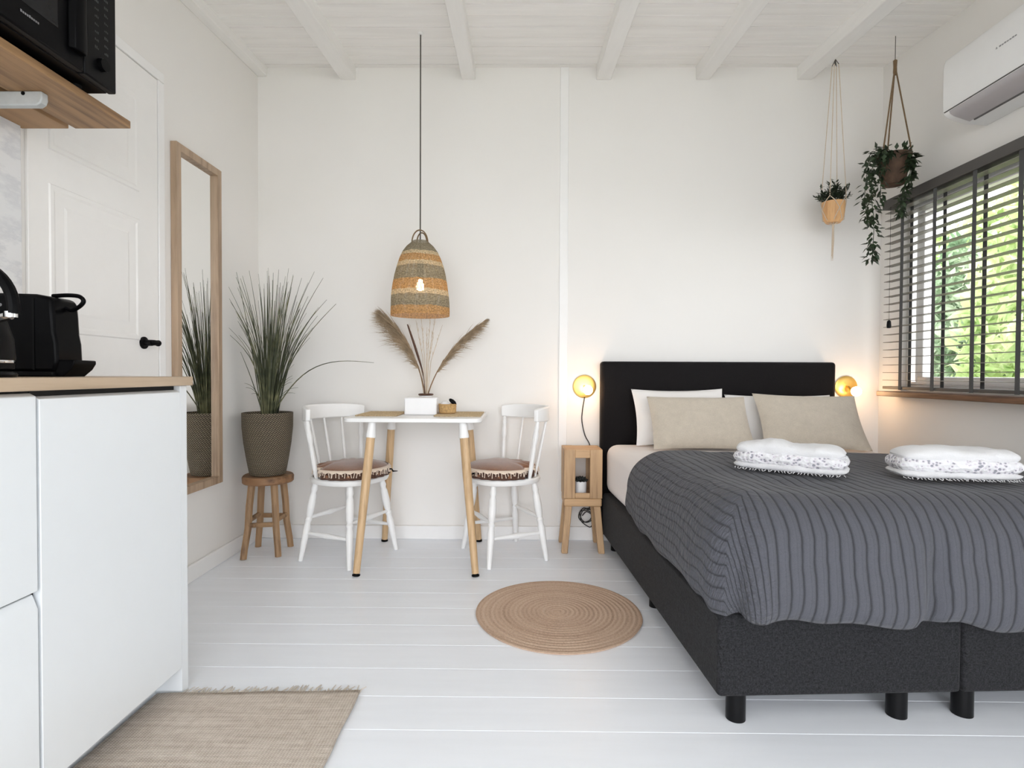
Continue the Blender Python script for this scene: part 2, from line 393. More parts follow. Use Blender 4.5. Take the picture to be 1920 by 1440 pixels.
# ------------------------------------------------------------------ room shell
XL, XR, YB, YF = -1.485, 2.055, 3.24, -1.7
SL = .078
def zc(y): return 2.685 - SL * (YB - y)
def grooved(y0, y1, w, start, gw, gd, minor=None):
    pts = [(y0, 0.0)]; y = start; i = 0
    while y < y1 - .01:
        if y > y0 + .01:
            a, d = (gw, gd) if (minor is None or i % 2 == 0) else minor
            pts += [(y - a / 2, 0), (y - a * .15, -d), (y + a * .15, -d), (y + a / 2, 0)]
        y += w; i += 1
    pts.append((y1, 0.0)); return pts
bm = BM()
fp = grooved(YF - .1, YB + .1, .157, 1.49 - .157 * 25, .003, .0012)
prism(bm, fp + [(YB + .1, -.06), (YF - .1, -.06)], 'X', XL - .1, XR + .1)
struct(obj('floor', bm, FLOOR, smooth=False), 'white painted floorboards running across the room', 'floor')
bm = BM()
cp = grooved(YF - .1, YB + .1, .098, 3.2 - .098 * 52, .008, .011, (.004, .003))
poly = [(y, zc(y) - h) for y, h in cp] + [(YB + .1, zc(YB + .1) + .12), (YF - .1, zc(YF - .1) + .12)]
prism(bm, poly, 'X', XL - .25, XR + .205)
struct(obj('ceiling', bm, CEIL, smooth=False), 'white painted board ceiling sloping up to the back wall', 'ceiling')
bm = BM(); prism(bm, [(YF - .1, 0), (YB + .1, 0), (YB + .1, zc(YB + .1) + .02), (YF - .1, zc(YF - .1) + .02)], 'X', XL - .15, XL)
struct(obj('wall_left', bm, WALL, smooth=False), 'white wall with the panelled door and mirror', 'wall')
bm = BM(); box(bm, XL - .1, XR + .15, YB, YB + .12, 0, zc(YB) + .03)
struct(obj('wall_back', bm, WALL, smooth=False), 'plain white wall behind bed and table', 'wall')
WY0, WY1, WZ0, WZ1 = 1.45, 3.055, .868, 1.865
XO = XR + .09
bm = BM()
box(bm, XR, XO, YF - .1, WY0, 0, 2.9); box(bm, XR, XO, WY1, YB + .1, 0, 2.9)
box(bm, XR, XO, WY0, WY1, 0, WZ0); box(bm, XR, XO, WY0, WY1, WZ1, 2.9)
struct(obj('wall_right', bm, WALL, smooth=False), 'white wall with the wide window', 'wall')
# unseen wall behind the viewer; its wide opening is added to let daylight in
OX0, OX1, OZ1 = -1.40, 1.98, 2.2
bm = BM()
box(bm, XL - .1, OX0, YF - .12, YF, 0, 2.5); box(bm, OX1, XR + .15, YF - .12, YF, 0, 2.5); box(bm, OX0, OX1, YF - .12, YF, OZ1, 2.5)
struct(obj('wall_front', bm, WALL, smooth=False), 'white wall with the added wide daylight opening', 'wall')
# beams
for i, (a, b, d) in enumerate([(XL, -1.43, .05), (-1.012, -.926, .07), (-.322, -.246, .07), (.438, .522, .07), (1.0, 1.078, .07), (1.568, 1.652, .07)]):
    bm = BM(); prism(bm, [(YF, zc(YF) + .01), (YB, zc(YB) + .01), (YB, zc(YB) - d), (YF, zc(YF) - d)], 'X', a, b)
    struct(obj('trim_%d' % (i + 1), bm, BEAM, bevel=.004), 'white painted ceiling beam', 'beam')
bm = BM(); box(bm, .236, .284, YB - .005, YB, .08, zc(YB))
struct(obj('trim_7', bm, TRIM, bevel=.003), 'white vertical batten on the back wall', 'trim')
def skirting(name, x0, x1, y0, y1, h=.078):
    bm = BM(); box(bm, x0, x1, y0, y1, 0, h); return struct(obj(name, bm, TRIM, bevel=.004), 'white baseboard', 'baseboard')
skirting('baseboard_back', XL, XR, YB - .016, YB)
skirting('baseboard_left', XL, XL + .016, 2.36, YB - .016)
skirting('baseboard_right', XR - .016, XR, YF, YB - .016)
# marble splashback beside the door
bm = BM(); box(bm, XL, XL + .015, .1, 1.672, .938, 1.676)
struct(obj('trim_8', bm, MARBLE, bevel=.001), 'pale marble splashback above the worktop', 'splashback')

# door in the left wall
DY0, DY1, DZ = 1.70, 2.318, 2.142
bm = BM()
box(bm, XL, XL + .012, DY1 + .004, DY1 + .045, 0, DZ + .004); box(bm, XL, XL + .012, DY0 - .02, DY1 + .045, DZ + .005, DZ + .045)
door = obj('door_1', BM() if False else (lambda b: b)(box(BM(), XL, XL + .010, DY0, DY1, .01, DZ)), DOORP, bevel=.002)
struct(door, 'white panelled interior door in the wall beside the mirror', 'door')
fr = struct(obj('trim_9', bm, TRIM, bevel=.003), 'white door casing', 'trim')
def door_panel(z0, z1):
    y0, y1 = DY0 + .075, DY1 - .115
    bm = BM(); X = XL + .010
    o = [(y0, z0), (y1, z0), (y1, z1), (y0, z1)]
    def inset(k): return [(y0 + k, z0 + k), (y1 - k, z0 + k), (y1 - k, z1 - k), (y0 + k, z1 - k)]
    rings = []
    for k, dx in ((0, .0), (.004, .004), (.016, .004), (.024, .001), (.06, .001), (.07, .003)):
        rings.append([bm.verts.new((X + dx, y, z)) for y, z in inset(k)])
    for a, b in zip(rings, rings[1:]):
        for i in range(4): bm.faces.new((a[i], a[(i + 1) % 4], b[(i + 1) % 4], b[i]))
    bm.faces.new(rings[-1]); return obj('panel', bm, DOORP, door, smooth=False)
door_panel(1.65, 2.02); door_panel(1.075, 1.545); door_panel(.20, .94)
bm = BM(); bm2 = BM()
lathe(bm, [(.024, 0), (.024, .006), (.012, .008), (.012, .035), (.0, .036)], 20)
bm.transform(Matrix.Translation((XL + .01, 2.222, 1.066)) @ Matrix.Rotation(PI / 2, 4, 'Y'))
tube(bm, [(XL + .040, 2.222, 1.066), (XL + .046, 2.23, 1.067), (XL + .047, 2.242, 1.067), (XL + .047, 2.254, 1.066)], [.012, .0115, .0105, .012], 10)
sphere(bm, (XL + .047, 2.255, 1.066), .0125)
o = obj('handle', bm, BLKM, door); o['label'] = 'black door handle'

# ------------------------------------------------------------------ window, sill, blind
win = obj('window_1', box(box(box(box(BM(), XO - .06, XO, WY0, WY1, WZ0, WZ0 + .035), XO - .06, XO, WY0, WY1, WZ1 - .035, WZ1), XO - .06, XO, WY1 - .022, WY1, WZ0 + .035, WZ1 - .035), XO - .06, XO, WY0, WY0 + .035, WZ0 + .035, WZ1 - .035), TRIM, bevel=.004)
struct(win, 'white framed window behind the grey venetian blind', 'window')
def sash(y0, y1, w=.04):
    bm = BM(); z0, z1 = WZ0 + .036, WZ1 - .036
    box(bm, XO - .075, XO - .025, y0, y1, z0, z0 + w); box(bm, XO - .075, XO - .025, y0, y1, z1 - w, z1)
    box(bm, XO - .075, XO - .025, y0, y0 + w, z0 + w, z1 - w); box(bm, XO - .075, XO - .025, y1 - w, y1, z0 + w, z1 - w)
    s = obj('sash', bm, TRIM, win, bevel=.004)
    obj('pane', box(BM(), XO - .053, XO - .047, y0 + w, y1 - w, z0 + w, z1 - w), GLASS, s, smooth=False)
sash(WY0 + .036, 2.18); sash(2.182, 2.955); sash(2.957, WY1 - .023, .014)
struct(obj('trim_10', box(BM(), XR - .105, XR, WY0 - .04, 3.095, .84, .866), SILLW, bevel=.003), 'brown wooden window sill board', 'sill')
BX0, BX1 = 1.976, 2.020
blind = thing('venetian_blind', 'dark grey wooden slatted venetian blind hanging over the window', 'blind', (2.0, 2.3, .87))
BY0, BY1 = 1.42, 3.085
obj('headrail', box(BM(), BX0 - .012, XR - .001, BY0, BY1 + .005, 1.838, 1.886), RAIL, blind, bevel=.003)
bm = BM(); z = .925
while z < 1.835:
    M = Matrix.Translation((0, 0, z)); box(bm, BX0, BX1 - .001, BY0 + .01, BY1, -.0014, .0014, M); z += .0406
obj('slats', bm, BLIND, blind, smooth=False)
obj('bottom_rail', box(BM(), BX0, BX1, BY0 + .01, BY1, .878, .893), RAIL, blind, bevel=.002)
for y in (2.942, 2.716, 2.482, 2.255, 2.025, 1.80, 1.57):
    bm = BM(); 
    for x in (BX0 - .003, BX1 + .0012): box(bm, x, x + .0015, y - .011, y + .011, .876, 1.84)
    obj('ladder_tape', bm, TAPE, blind, smooth=False)
bm = BM(); tube(bm, [(BX0 - .012, 3.02, 1.838), (BX0 - .012, 3.02, 1.23)], .0008, 5)
lathe(bm, [(.002, 0), (.009, -.006), (.011, -.03), (.009, -.042), (0, -.043)], 12, (BX0 - .012, 3.02, 1.243))
o = obj('cord_tassel', bm, BLKM, blind); o['label'] = 'black cord tassel'

# ------------------------------------------------------------------ garden outside
struct(obj('ground', box(BM(), -12, 14, -14, 16, -.5, -.35), GROUND, smooth=False), 'garden ground outside', 'ground')
def bush(label, c, r, n, mat, leaf, seed):
    rr = random.Random(seed); t = thing('bush', label, 'bush', (c[0], c[1], -.35), group='shrubs outside the window')
    bm = BM()
    for i in range(n):
        d = Vector((rr.gauss(0, 1), rr.gauss(0, 1), rr.gauss(0, 1))).normalized(); k = rr.uniform(.55, 1.0) ** .5
        k *= 1 + .16 * noise.noise(d * 3 + Vector((seed, 0, 0)))
        p = Vector((c[0] + d.x * r[0] * k, c[1] + d.y * r[1] * k, c[2] + d.z * r[2] * k))
        if p.z < -.33: continue
        M = Matrix.Translation(p) @ Matrix.Rotation(rr.uniform(0, 2 * PI), 4, 'Z') @ Matrix.Rotation(rr.uniform(-1.2, 1.2), 4, 'X') @ Matrix.Rotation(rr.uniform(0, 6), 4, 'Y')
        l = leaf * rr.uniform(.6, 1.3)
        vs = [bm.verts.new(M @ Vector(q)) for q in ((0, -l, 0), (l * .42, 0, l * .12), (0, l, 0), (-l * .42, 0, l * .12))]
        bm.faces.new((vs[0], vs[1], vs[2])); bm.faces.new((vs[0], vs[2], vs[3]))
    f = obj('foliage', bm, mat, t, smooth=False)
    bm = BM()
    for a in range(4):
        e = Vector((c[0] + rr.uniform(-.5, .5) * r[0], c[1] + rr.uniform(-.5, .5) * r[1], c[2] + .3 * r[2]))
        tube(bm, [(c[0] + .05 * a - .1, c[1] + .04 * a, -.36), Vector((c[0], c[1], -.3)).lerp(e, .5), e], [.035, .025, .01], 6)
    obj('branches', bm, BARK, t)
bush('dense grey-green shrub outside, nearest the blind end', (4.5, 5.5, .8), (.68, .52, 1.5), 5200, BUSHG, .075, 3)
bush('yellow-green leafy shrub outside the window', (4.05, 4.1, .9), (.75, .68, 1.7), 5000, BUSHY, .08, 5)
bush('tall pale green shrub farthest outside the window', (6.0, 6.9, 1.2), (.95, 1.1, 2.0), 4200, BUSHY, .12, 8)

# ------------------------------------------------------------------ kitchen
CX = -.982
dc = thing('drawer_cabinet', 'white drawer base cabinet next to the single-door cabinet', 'cabinet', (-1.25, .85, 0))
Y0, Y1 = .56, 1.150
obj('body', box(BM(), XL + .002, CX - .02, Y0, Y1 - .001, .08, .91), CAB, dc, smooth=False)
obj('plinth', box(BM(), XL + .002, -1.062, Y0, Y1 - .001, 0, .08), CAB, dc, smooth=False)
def front(name, y0, y1, z0, z1, p, grip=.022):
    bm = BM(); prism(bm, [(CX - .019, z0), (CX, z0), (CX, z1 - grip), (CX - .012, z1), (CX - .019, z1)], 'Y', y0, y1)
    return obj(name, bm, CAB, p, bevel=.0015)
front('drawer', Y0 + .002, Y1 - .004, .50, .906, dc, .006)
front('drawer', Y0 + .002, Y1 - .004, .082, .493, dc, .03)
obj('gap_shade', box(BM(), CX - .0205, CX - .0195, Y0, Y1, .07, .911), GAPSHADE, dc, smooth=False)  # dark sheet: shade in the drawer joints put in as colour
kc = thing('kitchen_cabinet', 'white single-door base cabinet under the coffee machine', 'cabinet', (-1.25, 1.42, 0))
Y0, Y1 = 1.151, 1.676
obj('body', box(BM(), XL + .002, CX - .02, Y0 + .001, Y1 - .034, .08, .91), GAPSHADE, kc, smooth=False)  # body coloured dark to give the shade in the slot over the door
front('door', Y0 + .003, Y1 - .036, .082, .899, kc, .006)
obj('plinth', box(BM(), XL + .002, -1.062, Y0, Y1 - .034, 0, .08), CAB, kc, smooth=False)
obj('side_panel', box(BM(), XL + .002, CX - .002, Y1 - .032, Y1, 0, .911), CAB, kc, bevel=.0015)
tag(obj('worktop', box(BM(), XL + .016, -.968, .35, 1.682, .9115, .938), WORKT, bevel=.002, origin=(-1.2, 1.0, .9115)), 'light oak worktop running over the white kitchen cabinets', 'worktop')

sh = thing('wall_shelf', 'rough brown wooden shelf of two boards carrying the microwave', 'shelf', (-1.3, 1.0, 1.675))
for a, b in ((XL + .003, -1.341), (-1.321, -1.155)):
    obj('board', box(BM(), a, b, .55, 1.69, 1.675, 1.697), SHELFW, sh, bevel=.002)
def bracket(y):
    bm = BM(); pts = [(XL + .016, 1.638), (-1.245, 1.638), (-1.234, 1.645), (-1.230, 1.656), (-1.231, 1.6745), (XL + .016, 1.6745)]
    prism(bm, pts, 'Y', y, y + .022)
    o = obj('bracket', bm, STEELP, sh, bevel=.003); o['label'] = 'pale grey shelf bracket'
    bm = BM(); lathe(bm, [(.005, 0), (.005, .001), (0, .0011)], 12); bm.transform(Matrix.Translation((-1.278, y - .0002, 1.668)) @ Matrix.Rotation(PI / 2, 4, 'X'))
    obj('screw', bm, BLKM, o)
bracket(1.462); bracket(.75)

mw = thing('microwave', 'black microwave oven standing on the wooden wall shelf', 'microwave', (-1.28, 1.3, 1.697))
MX, MY0, MY1, MZ0, MZ1 = -1.100, 1.07, 1.553, 1.708, 1.985
obj('housing', box(BM(), -1.46, MX - .022, MY0 + .004, MY1 - .004, MZ0, MZ1), BLK, mw, bevel=.004)
obj('door', box(BM(), MX - .022, MX, MY0, 1.437, MZ0, MZ1), BLK, mw, bevel=.004)
obj('window', box(BM(), MX, MX + .0012, MY0 + .05, 1.355, MZ0 + .062, MZ1 - .045), BLKG, mw, bevel=.0005)
obj('control_panel', box(BM(), MX - .022, MX, 1.44, MY1, MZ0, MZ1), DKPANEL, mw, bevel=.004)
bm = BM(); prism(bm, [(MX, 1.385), (MX + .016, 1.392), (MX + .02, 1.41), (MX + .016, 1.428), (MX, 1.434)], 'Z', MZ0 + .035, MZ1 - .02)
obj('handle', bm, BLK, mw, bevel=.003)
for x in (-1.42, -1.17):
    for y in (1.12, 1.5): obj('foot', lathe(BM(), [(.012, 0), (.013, .0115)], 12, (x, y, 1.6972)), BLKM, mw)
bm = BM()
for i in range(9):
    y = 1.252 + i * .0056; h = .0058 if i in (0, 4) else .0045
    box(bm, MX + .0012, MX + .0016, y, y + .0038, MZ0 + .0365, MZ0 + .0365 + h)
o = obj('maker_mark', bm, GREYMK, mw, smooth=False); o['label'] = 'small grey lettering on the door'
rr = random.Random(2)
for r_ in range(9):
    for k in range(2):
        y = 1.475 + k * .034; z = MZ0 + .085 + r_ * .02; bm = BM()
        for q in range(3): box(bm, MX, MX + .0004, y + q * .005, y + q * .005 + .003, z, z + rr.uniform(.003, .007))
        o = obj('symbol', bm, DIMMK, mw, smooth=False); o['label'] = 'faint grey control symbol'
bm = BM(); lathe(bm, [(.017, 0), (.016, .012), (0, .0122)], 20); bm.transform(Matrix.Translation((MX, 1.497, MZ0 + .05)) @ Matrix.Rotation(PI / 2, 4, 'Y'))
obj('knob', bm, BLK, mw)

cm = thing('coffee_machine', 'black capsule coffee machine on the oak worktop', 'coffee machine', (-1.2, 1.42, .938))
bm = BM()
prism(bm, [(-1.38, .950), (-1.112, .950), (-1.106, .975), (-1.108, 1.02), (-1.113, 1.045), (-1.115, 1.085), (-1.118, 1.12), (-1.126, 1.132), (-1.16, 1.139), (-1.27, 1.142), (-1.36, 1.135), (-1.38, 1.10)], 'Y', 1.362, 1.447)
obj('body', bm, BLK, cm, bevel=.008)
bm = BM(); box(bm, -1.39, -1.112, 1.356, 1.453, .9385, .951)
obj('base', bm, BLKM, cm, bevel=.004)
bm = BM(); prism(bm, [(-1.118, .9385), (-1.098, .9385), (-1.078, .955), (-1.0685, .970), (-1.069, .979), (-1.112, .979), (-1.118, .970)], 'Y', 1.368, 1.441)
obj('drip_tray', bm, BLK, cm, bevel=.003)
bm = BM(); tube(bm, smooth_path([(-1.150, 1.405, 1.139), (-1.112, 1.405, 1.141), (-1.084, 1.405, 1.138), (-1.073, 1.405, 1.127), (-1.082, 1.405, 1.114), (-1.102, 1.405, 1.104), (-1.122, 1.405, 1.110)], 4), .0052, 8)
obj('lever', bm, BLK, cm)
bm = BM(); lathe(bm, [(.004, 0), (.003, .002), (0, .0022)], 12); bm.transform(Matrix.Translation((-1.243, 1.362, 1.112)) @ Matrix.Rotation(PI / 2, 4, 'X')); o = obj('button', bm, GREYMK, cm)
bm = BM(); box(bm, -1.165, -1.160, 1.3605, 1.3625, .955, 1.128); obj('trim_line', bm, DKPANEL, cm, smooth=False)
for o in cm.children: o.data.transform(Matrix.Translation((-.009, 0, 0)))

KX, KY = -1.137, 1.16
ket = thing('kettle', 'black kettle with a tall arched handle beside the coffee machine', 'kettle', (KX, KY, .938))
bm = BM(); lathe(bm, [(.060, .9505), (.074, .956), (.077, .98), (.074, 1.02), (.064, 1.055), (.052, 1.072), (.046, 1.078), (0, 1.080)], 36, (KX, KY, 0)); obj('body', bm, BLKM, ket)
bm = BM(); lathe(bm, [(.078, .9382), (.080, .944), (.076, .950), (0, .9502)], 36, (KX, KY, 0)); obj('base', bm, DKPANEL, ket)
bm = BM(); pts = []
for i in range(25):
    a = rad(-8 + 196 * i / 24); pts.append((KX + .098 * math.cos(a), KY, 1.083 + .091 * math.sin(a)))
tube(bm, pts, .0115, 10); obj('handle', bm, BLK, ket)
for s in (-1, 1):
    bm = BM(); lathe(bm, [(.012, 0), (.012, .012), (0, .0125)], 16, (KX + s * .092, KY, 1.062)); tube(bm, [(KX + s * .05, KY, 1.055), (KX + s * .092, KY, 1.066)], .009, 8); o = obj('handle_joint', bm, CHROME, ket); o['label'] = 'chrome handle joint'
bm = BM(); lathe(bm, [(.044, 1.0785), (.042, 1.086), (.012, 1.09), (.010, 1.104), (0, 1.106)], 24, (KX, KY, 0)); obj('lid', bm, BLK, ket)
bm = BM(); tube(bm, [(KX + .01, KY - .06, 1.02), (KX + .012, KY - .09, 1.05), (KX + .012, KY - .105, 1.07)], [.018, .012, .009], 10); obj('spout', bm, BLKM, ket)
bm = BM(); lathe(bm, [(.0765, 0), (.0772, .003), (.0765, .006)], 36, (KX, KY, .968)); obj('band', bm, CHROME, ket)

# ------------------------------------------------------------------ mirror
mr = thing('wall_mirror', 'tall narrow oak-framed mirror on the wall beside the door', 'mirror', (XL, 2.6, .41))
y0, y1, z0, z1, w, d = 2.418, 2.786, .408, 1.938, .034, .028
bm = BM()
box(bm, XL, XL + d, y0, y0 + w, z0, z1); box(bm, XL, XL + d, y1 - w, y1, z0, z1); box(bm, XL, XL + d, y0 + w, y1 - w, z0, z0 + w); box(bm, XL, XL + d, y0 + w, y1 - w, z1 - w, z1)
obj('frame', bm, MIRRW, mr, bevel=.002)
obj('glass', box(BM(), XL + .002, XL + .008, y0 + w - .002, y1 - w + .002, z0 + w - .002, z1 - w + .002), MIRROR, mr, smooth=False)

# ------------------------------------------------------------------ rustic stool, grass plant
PX, PY = -1.322, 2.985
st = thing('plant_stool', 'rustic brown wooden stool under the tall grass plant', 'stool', (PX, PY, 0))
bm = BM(); lathe(bm, [(.120, .371), (.126, .378), (.127, .404), (.122, .412), (0, .413)], 40, (PX, PY, 0), rmod=lambda a, z: 1 + .02 * math.sin(3 * a + 1) + .012 * math.sin(7 * a)); obj('seat', bm, STOOLT, st)
LT = [(-.058, -.058), (.058, -.058), (-.058, .058), (.058, .058)]
LF = [(-1.388, 2.848), (-1.232, 2.900), (-1.412, 3.065), (-1.238, 3.075)]
for (tx, ty), (fx, fy) in zip(LT, LF):
    bm = BM(); T = Vector((PX + tx, PY + ty, .371)); F = Vector((fx, fy, 0)); mid = T.lerp(F, .6) + Vector((-(fx - PX) * .05, -(fy - PY) * .05, 0))
    tube(bm, [T, T.lerp(F, .3), mid, F.lerp(T, .12), F], [.019, .0185, .018, .017, .017], 8); 
    for v in bm.verts: v.co.z = max(v.co.z, .001)
    obj('leg', bm, STOOLW, st)
def on(i, z): 
    T = Vector((PX + LT[i][0], PY + LT[i][1], .371)); F = Vector((LF[i][0], LF[i][1], 0)); return T.lerp(F, 1 - z / .371)
for a, b, z in ((0, 1, .165), (2, 3, .175), (0, 2, .185), (1, 3, .185)):
    A, B = on(a, z), on(b, z); A, B = A.lerp(B, .04), B.lerp(A, .04)
    bm = BM(); tube(bm, [A, B], [.013, .013], 6); obj('stretcher', bm, STOOLW, st)
pl = thing('potted_grass', 'tall ornamental grass in a brown woven pot on the stool', 'plant', (PX, PY, .413))
bm = BM(); H = .327
prof = [(.086, 0), (.091, .01), (.104, .08), (.118, .17), (.126, .25), (.127, H), (.121, H), (.117, H - .03)]
lathe(bm, [(r, z + .4135) for r, z in prof], 48, (PX, PY, 0), uv=True); obj('pot', bm, WPOT, pl)
bm = BM(); lathe(bm, [(0, .003), (.085, .003), (.119, H - .028), (0, H - .022)], 32, (PX, PY, .4135)); obj('soil', bm, SOIL, pl)
bm = BM(); rr = random.Random(21)
def blade(base, tip, bend, r0=.0028, n=9):
    base, tip = Vector(base), Vector(tip); pts = []
    for i in range(n):
        t = i / (n - 1); p = base.lerp(tip, t); p += Vector(bend) * math.sin(t * PI); pts.append(p)
    tube(bm, pts, [r0 * (1 - .72 * (i / (n - 1)) ** 1.4) for i in range(n)], 4)
zb = .4135 + H - .03
for i in range(128):
    a = rr.uniform(0, 2 * PI); q = rr.random() ** .5; spread = .03 + .22 * rr.random() ** 1.3; hh = rr.uniform(.42, .79) * (1 - .5 * max(0, spread - .15))
    ex = .045 + spread * math.cos(a) * 1.15; ey = spread * math.sin(a) * .85
    ty = min(PY + ey, YB - .03); tx = max(PX + ex, XL + .012)
    b = (PX + .04 * q * math.cos(a) + .01, PY + .045 * q * math.sin(a), zb)
    k = .25 * spread
    blade(b, (tx, ty, zb + hh), (-k * math.cos(a) * .5, -k * math.sin(a) * .5, .03 + k * .5), rr.uniform(.0019, .0032))
for i in range(16):
    a = rr.uniform(0, 2 * PI); s = rr.uniform(.12, .2)
    blade((PX, PY, zb), (max(XL + .012, PX + s * math.cos(a)), min(PY + s * math.sin(a), YB - .03), zb + rr.uniform(.1, .3)), (0, 0, .05), .002)
blade((PX + .02, PY - .01, zb), (-.75, PY - .03, 1.005), (-.05, 0, .115), .0034, 16)
blade((PX + .02, PY - .02, zb), (-.945, PY - .04, 1.31), (-.03, 0, .05), .0034, 12)
blade((PX + .02, PY - .02, zb), (-.99, PY - .05, 1.33), (-.03, 0, .06), .003, 12)
blade((PX - .02, PY - .02, zb), (-1.455, PY - .06, 1.47), (.0, 0, .05), .003, 12)
blade((PX - .02, PY, zb), (-1.465, PY, 1.06), (.0, 0, .02), .003, 12)
obj('foliage', bm, GRASS, pl)

# ------------------------------------------------------------------ table
TZ = .737
tb = thing('dining_table', 'small square white table with splayed beech legs', 'table', (-.5, 2.95, 0))
bm = BM(); x0, x1, y0, y1, cr = -.833, -.170, 2.672, 3.222, .045; pts = []
for cx, cy, a0 in ((x1 - cr, y1 - cr, 0), (x0 + cr, y1 - cr, 90), (x0 + cr, y0 + cr, 180), (x1 - cr, y0 + cr, 270)):
    for k in range(9): a = rad(a0 + k * 90 / 8); pts.append((cx + cr * math.cos(a), cy + cr * math.sin(a)))
prism(bm, pts, 'Z', TZ - .02, TZ); obj('tabletop', bm, TABLEW, tb, bevel=.003)
bm = BM(); box(bm, -.66, -.30, 2.82, 3.08, TZ - .032, TZ - .0205); obj('under_frame', bm, TABLEW, tb, bevel=.002)
for (tx, ty), (fx, fy) in (((-.698, 2.72), (-.752, 2.632)), ((-.262, 2.72), (-.192, 2.64)), ((-.694, 3.13), (-.748, 3.185)), ((-.270, 3.13), (-.214, 3.195))):
    T, F = Vector((tx, ty, TZ - .021)), Vector((fx, fy, 0)); bm = BM()
    turned(bm, T.lerp(F, .075), T.lerp(F, .982), [(0, .0205), (.3, .0215), (.7, .0185), (1, .0165)], 16); lg = obj('leg', bm, LEGW, tb)
    bm = BM(); turned(bm, T, T.lerp(F, .105), [(0, .019), (.5, .021), (.9, .0245), (1, .0238)], 16); o = obj('socket', bm, TABLEW, lg); o['label'] = 'white leg socket'
    bm = BM(); turned(bm, T.lerp(F, .98), T.lerp(F, 1.0), [(0, .012), (.45, .012), (.5, .0185), (1, .0185)], 14)
    for v in bm.verts: v.co.z = max(v.co.z, .0005)
    o = obj('foot_cap', bm, BLKM, lg); o['label'] = 'dark foot cap'
for i, (xa, xb, lab) in enumerate(((-.80, -.60, 'woven straw placemat on the table end beside the grass plant'), (-.41, -.185, 'woven straw placemat under the small basket on the table'))):
    bm = BM(); nx = 14
    box(bm, xa, xb, 2.79, 3.10, TZ + .0003, TZ + .0045)
    for k in range(24):
        y = 2.80 + k * .0128; tube(bm, [(xa - .004, y, TZ + .003), (xb + .004, y, TZ + .003)], .003, 5)
    for v in bm.verts: v.co.z = max(v.co.z, TZ + .0003)
    tag(obj('placemat', bm, PLMAT, origin=((xa + xb) / 2, 2.95, TZ)), lab, 'placemat', 'placemats on the table')
bm = BM(); box(bm, -.578, -.412, 2.885, 2.97, TZ + .0005, TZ + .090)
wb = tag(obj('white_box', bm, CERW, bevel=.006, origin=(-.495, 2.93, TZ)), 'plain white box in the middle of the table', 'box')
VX, VY = -.497, 3.075
va = thing('vase', 'small brown-rimmed vase holding pampas stems behind the white box', 'vase', (VX, VY, TZ))
bm = BM(); lathe(bm, [(.030, .0005), (.036, .02), (.040, .05), (.036, .085), (.033, .098), (.027, .098), (.03, .085), (.033, .05), (.026, .012), (0, .010)], 28, (VX, VY, TZ)); obj('body', bm, CERW, va)
bm = BM(); pts = [(VX + .036 * math.cos(2 * PI * k / 28), VY + .036 * math.sin(2 * PI * k / 28), TZ + .099) for k in range(28)]; tube(bm, pts, .0055, 8, closed=True); o = obj('rim', bm, VASEB, va); o['label'] = 'brown rim'
def plume(label, base, mid, tip, side, seed, hl):
    rr = random.Random(seed); t = thing('pampas_plume', label, 'dried plant', base, group='pampas plumes in the vase')
    B, Mi, T = Vector(base), Vector(mid), Vector(tip)
    def C(u): return (B * (1 - u) ** 2 + Mi * 2 * u * (1 - u) + T * u * u)
    bm = BM(); tube(bm, [C(i / 14) for i in range(15)], [.004 - .0026 * i / 14 for i in range(15)], 6); obj('stem', bm, PAMD, t)
    bm = BM()
    for i in range(1900):
        u = .34 + .65 * rr.random(); p = C(u); tg = (C(min(1, u + .02)) - C(u - .02)).normalized()
        env = (math.sin(PI * min(1, (u - .30) / .72)) ** .7) * hl
        sd = Vector(side) * rr.uniform(.05, 1.0) + Vector((rr.gauss(0, .16), rr.gauss(0, .3), rr.gauss(0, .12)))
        d = (tg * rr.uniform(.8, 1.4) + sd * rr.uniform(.25, 1)).normalized(); L = env * rr.uniform(.4, 1.05)
        n = d.cross(Vector((rr.uniform(-1, 1), rr.uniform(-1, 1), rr.uniform(-1, 1)))).normalized() * .0011
        e = p + d * L + Vector((0, 0, -.2 * L * rr.random())); m_ = p + d * L * .55
        for q in (e, m_):
            q.y = min(q.y, YB - .004)
        vs = [bm.verts.new(p - n), bm.verts.new(p + n), bm.verts.new(m_ + n), bm.verts.new(m_ - n), bm.verts.new(e)]
        bm.faces.new((vs[0], vs[1], vs[2], vs[3])); bm.faces.new((vs[3], vs[2], vs[4]))
    obj('plume', bm, PAMP, t, smooth=False)
plume('wide pampas plume leaning towards the grass plant', (VX + .004, VY, TZ + .03), (VX - .03, VY, 1.10), (-.735, VY - .02, 1.277), (-.8, 0, -.8), 4, .175)
plume('slender pampas plume leaning towards the bed', (VX - .006, VY, TZ + .03), (VX + .05, VY, 1.06), (-.165, VY - .02, 1.243), (.5, 0, -.75), 9, .115)
bm = BM(); b = (VX - .004, VY - .006, TZ + .03); P = smooth_path([b, (VX - .012, VY - .006, .93), (VX - .05, VY - .01, 1.07), (-.595, VY - .015, 1.215)], 6)
tube(bm, P, [.0022 if i < 7 else .0022 + .0048 * math.sin(PI * (i - 6) / (len(P) - 6)) for i in range(len(P))], 6)
tag(obj('dried_reed', bm, VASEB, origin=b), 'single dark brown reed spike in the vase beside the wide plume', 'dried plant')
rr = random.Random(14); ends = [(-.615, 1.13), (-.595, 1.20), (-.555, 1.24), (-.525, 1.27), (-.49, 1.20), (-.47, 1.25), (-.45, 1.17), (-.435, 1.28), (-.40, 1.21)]
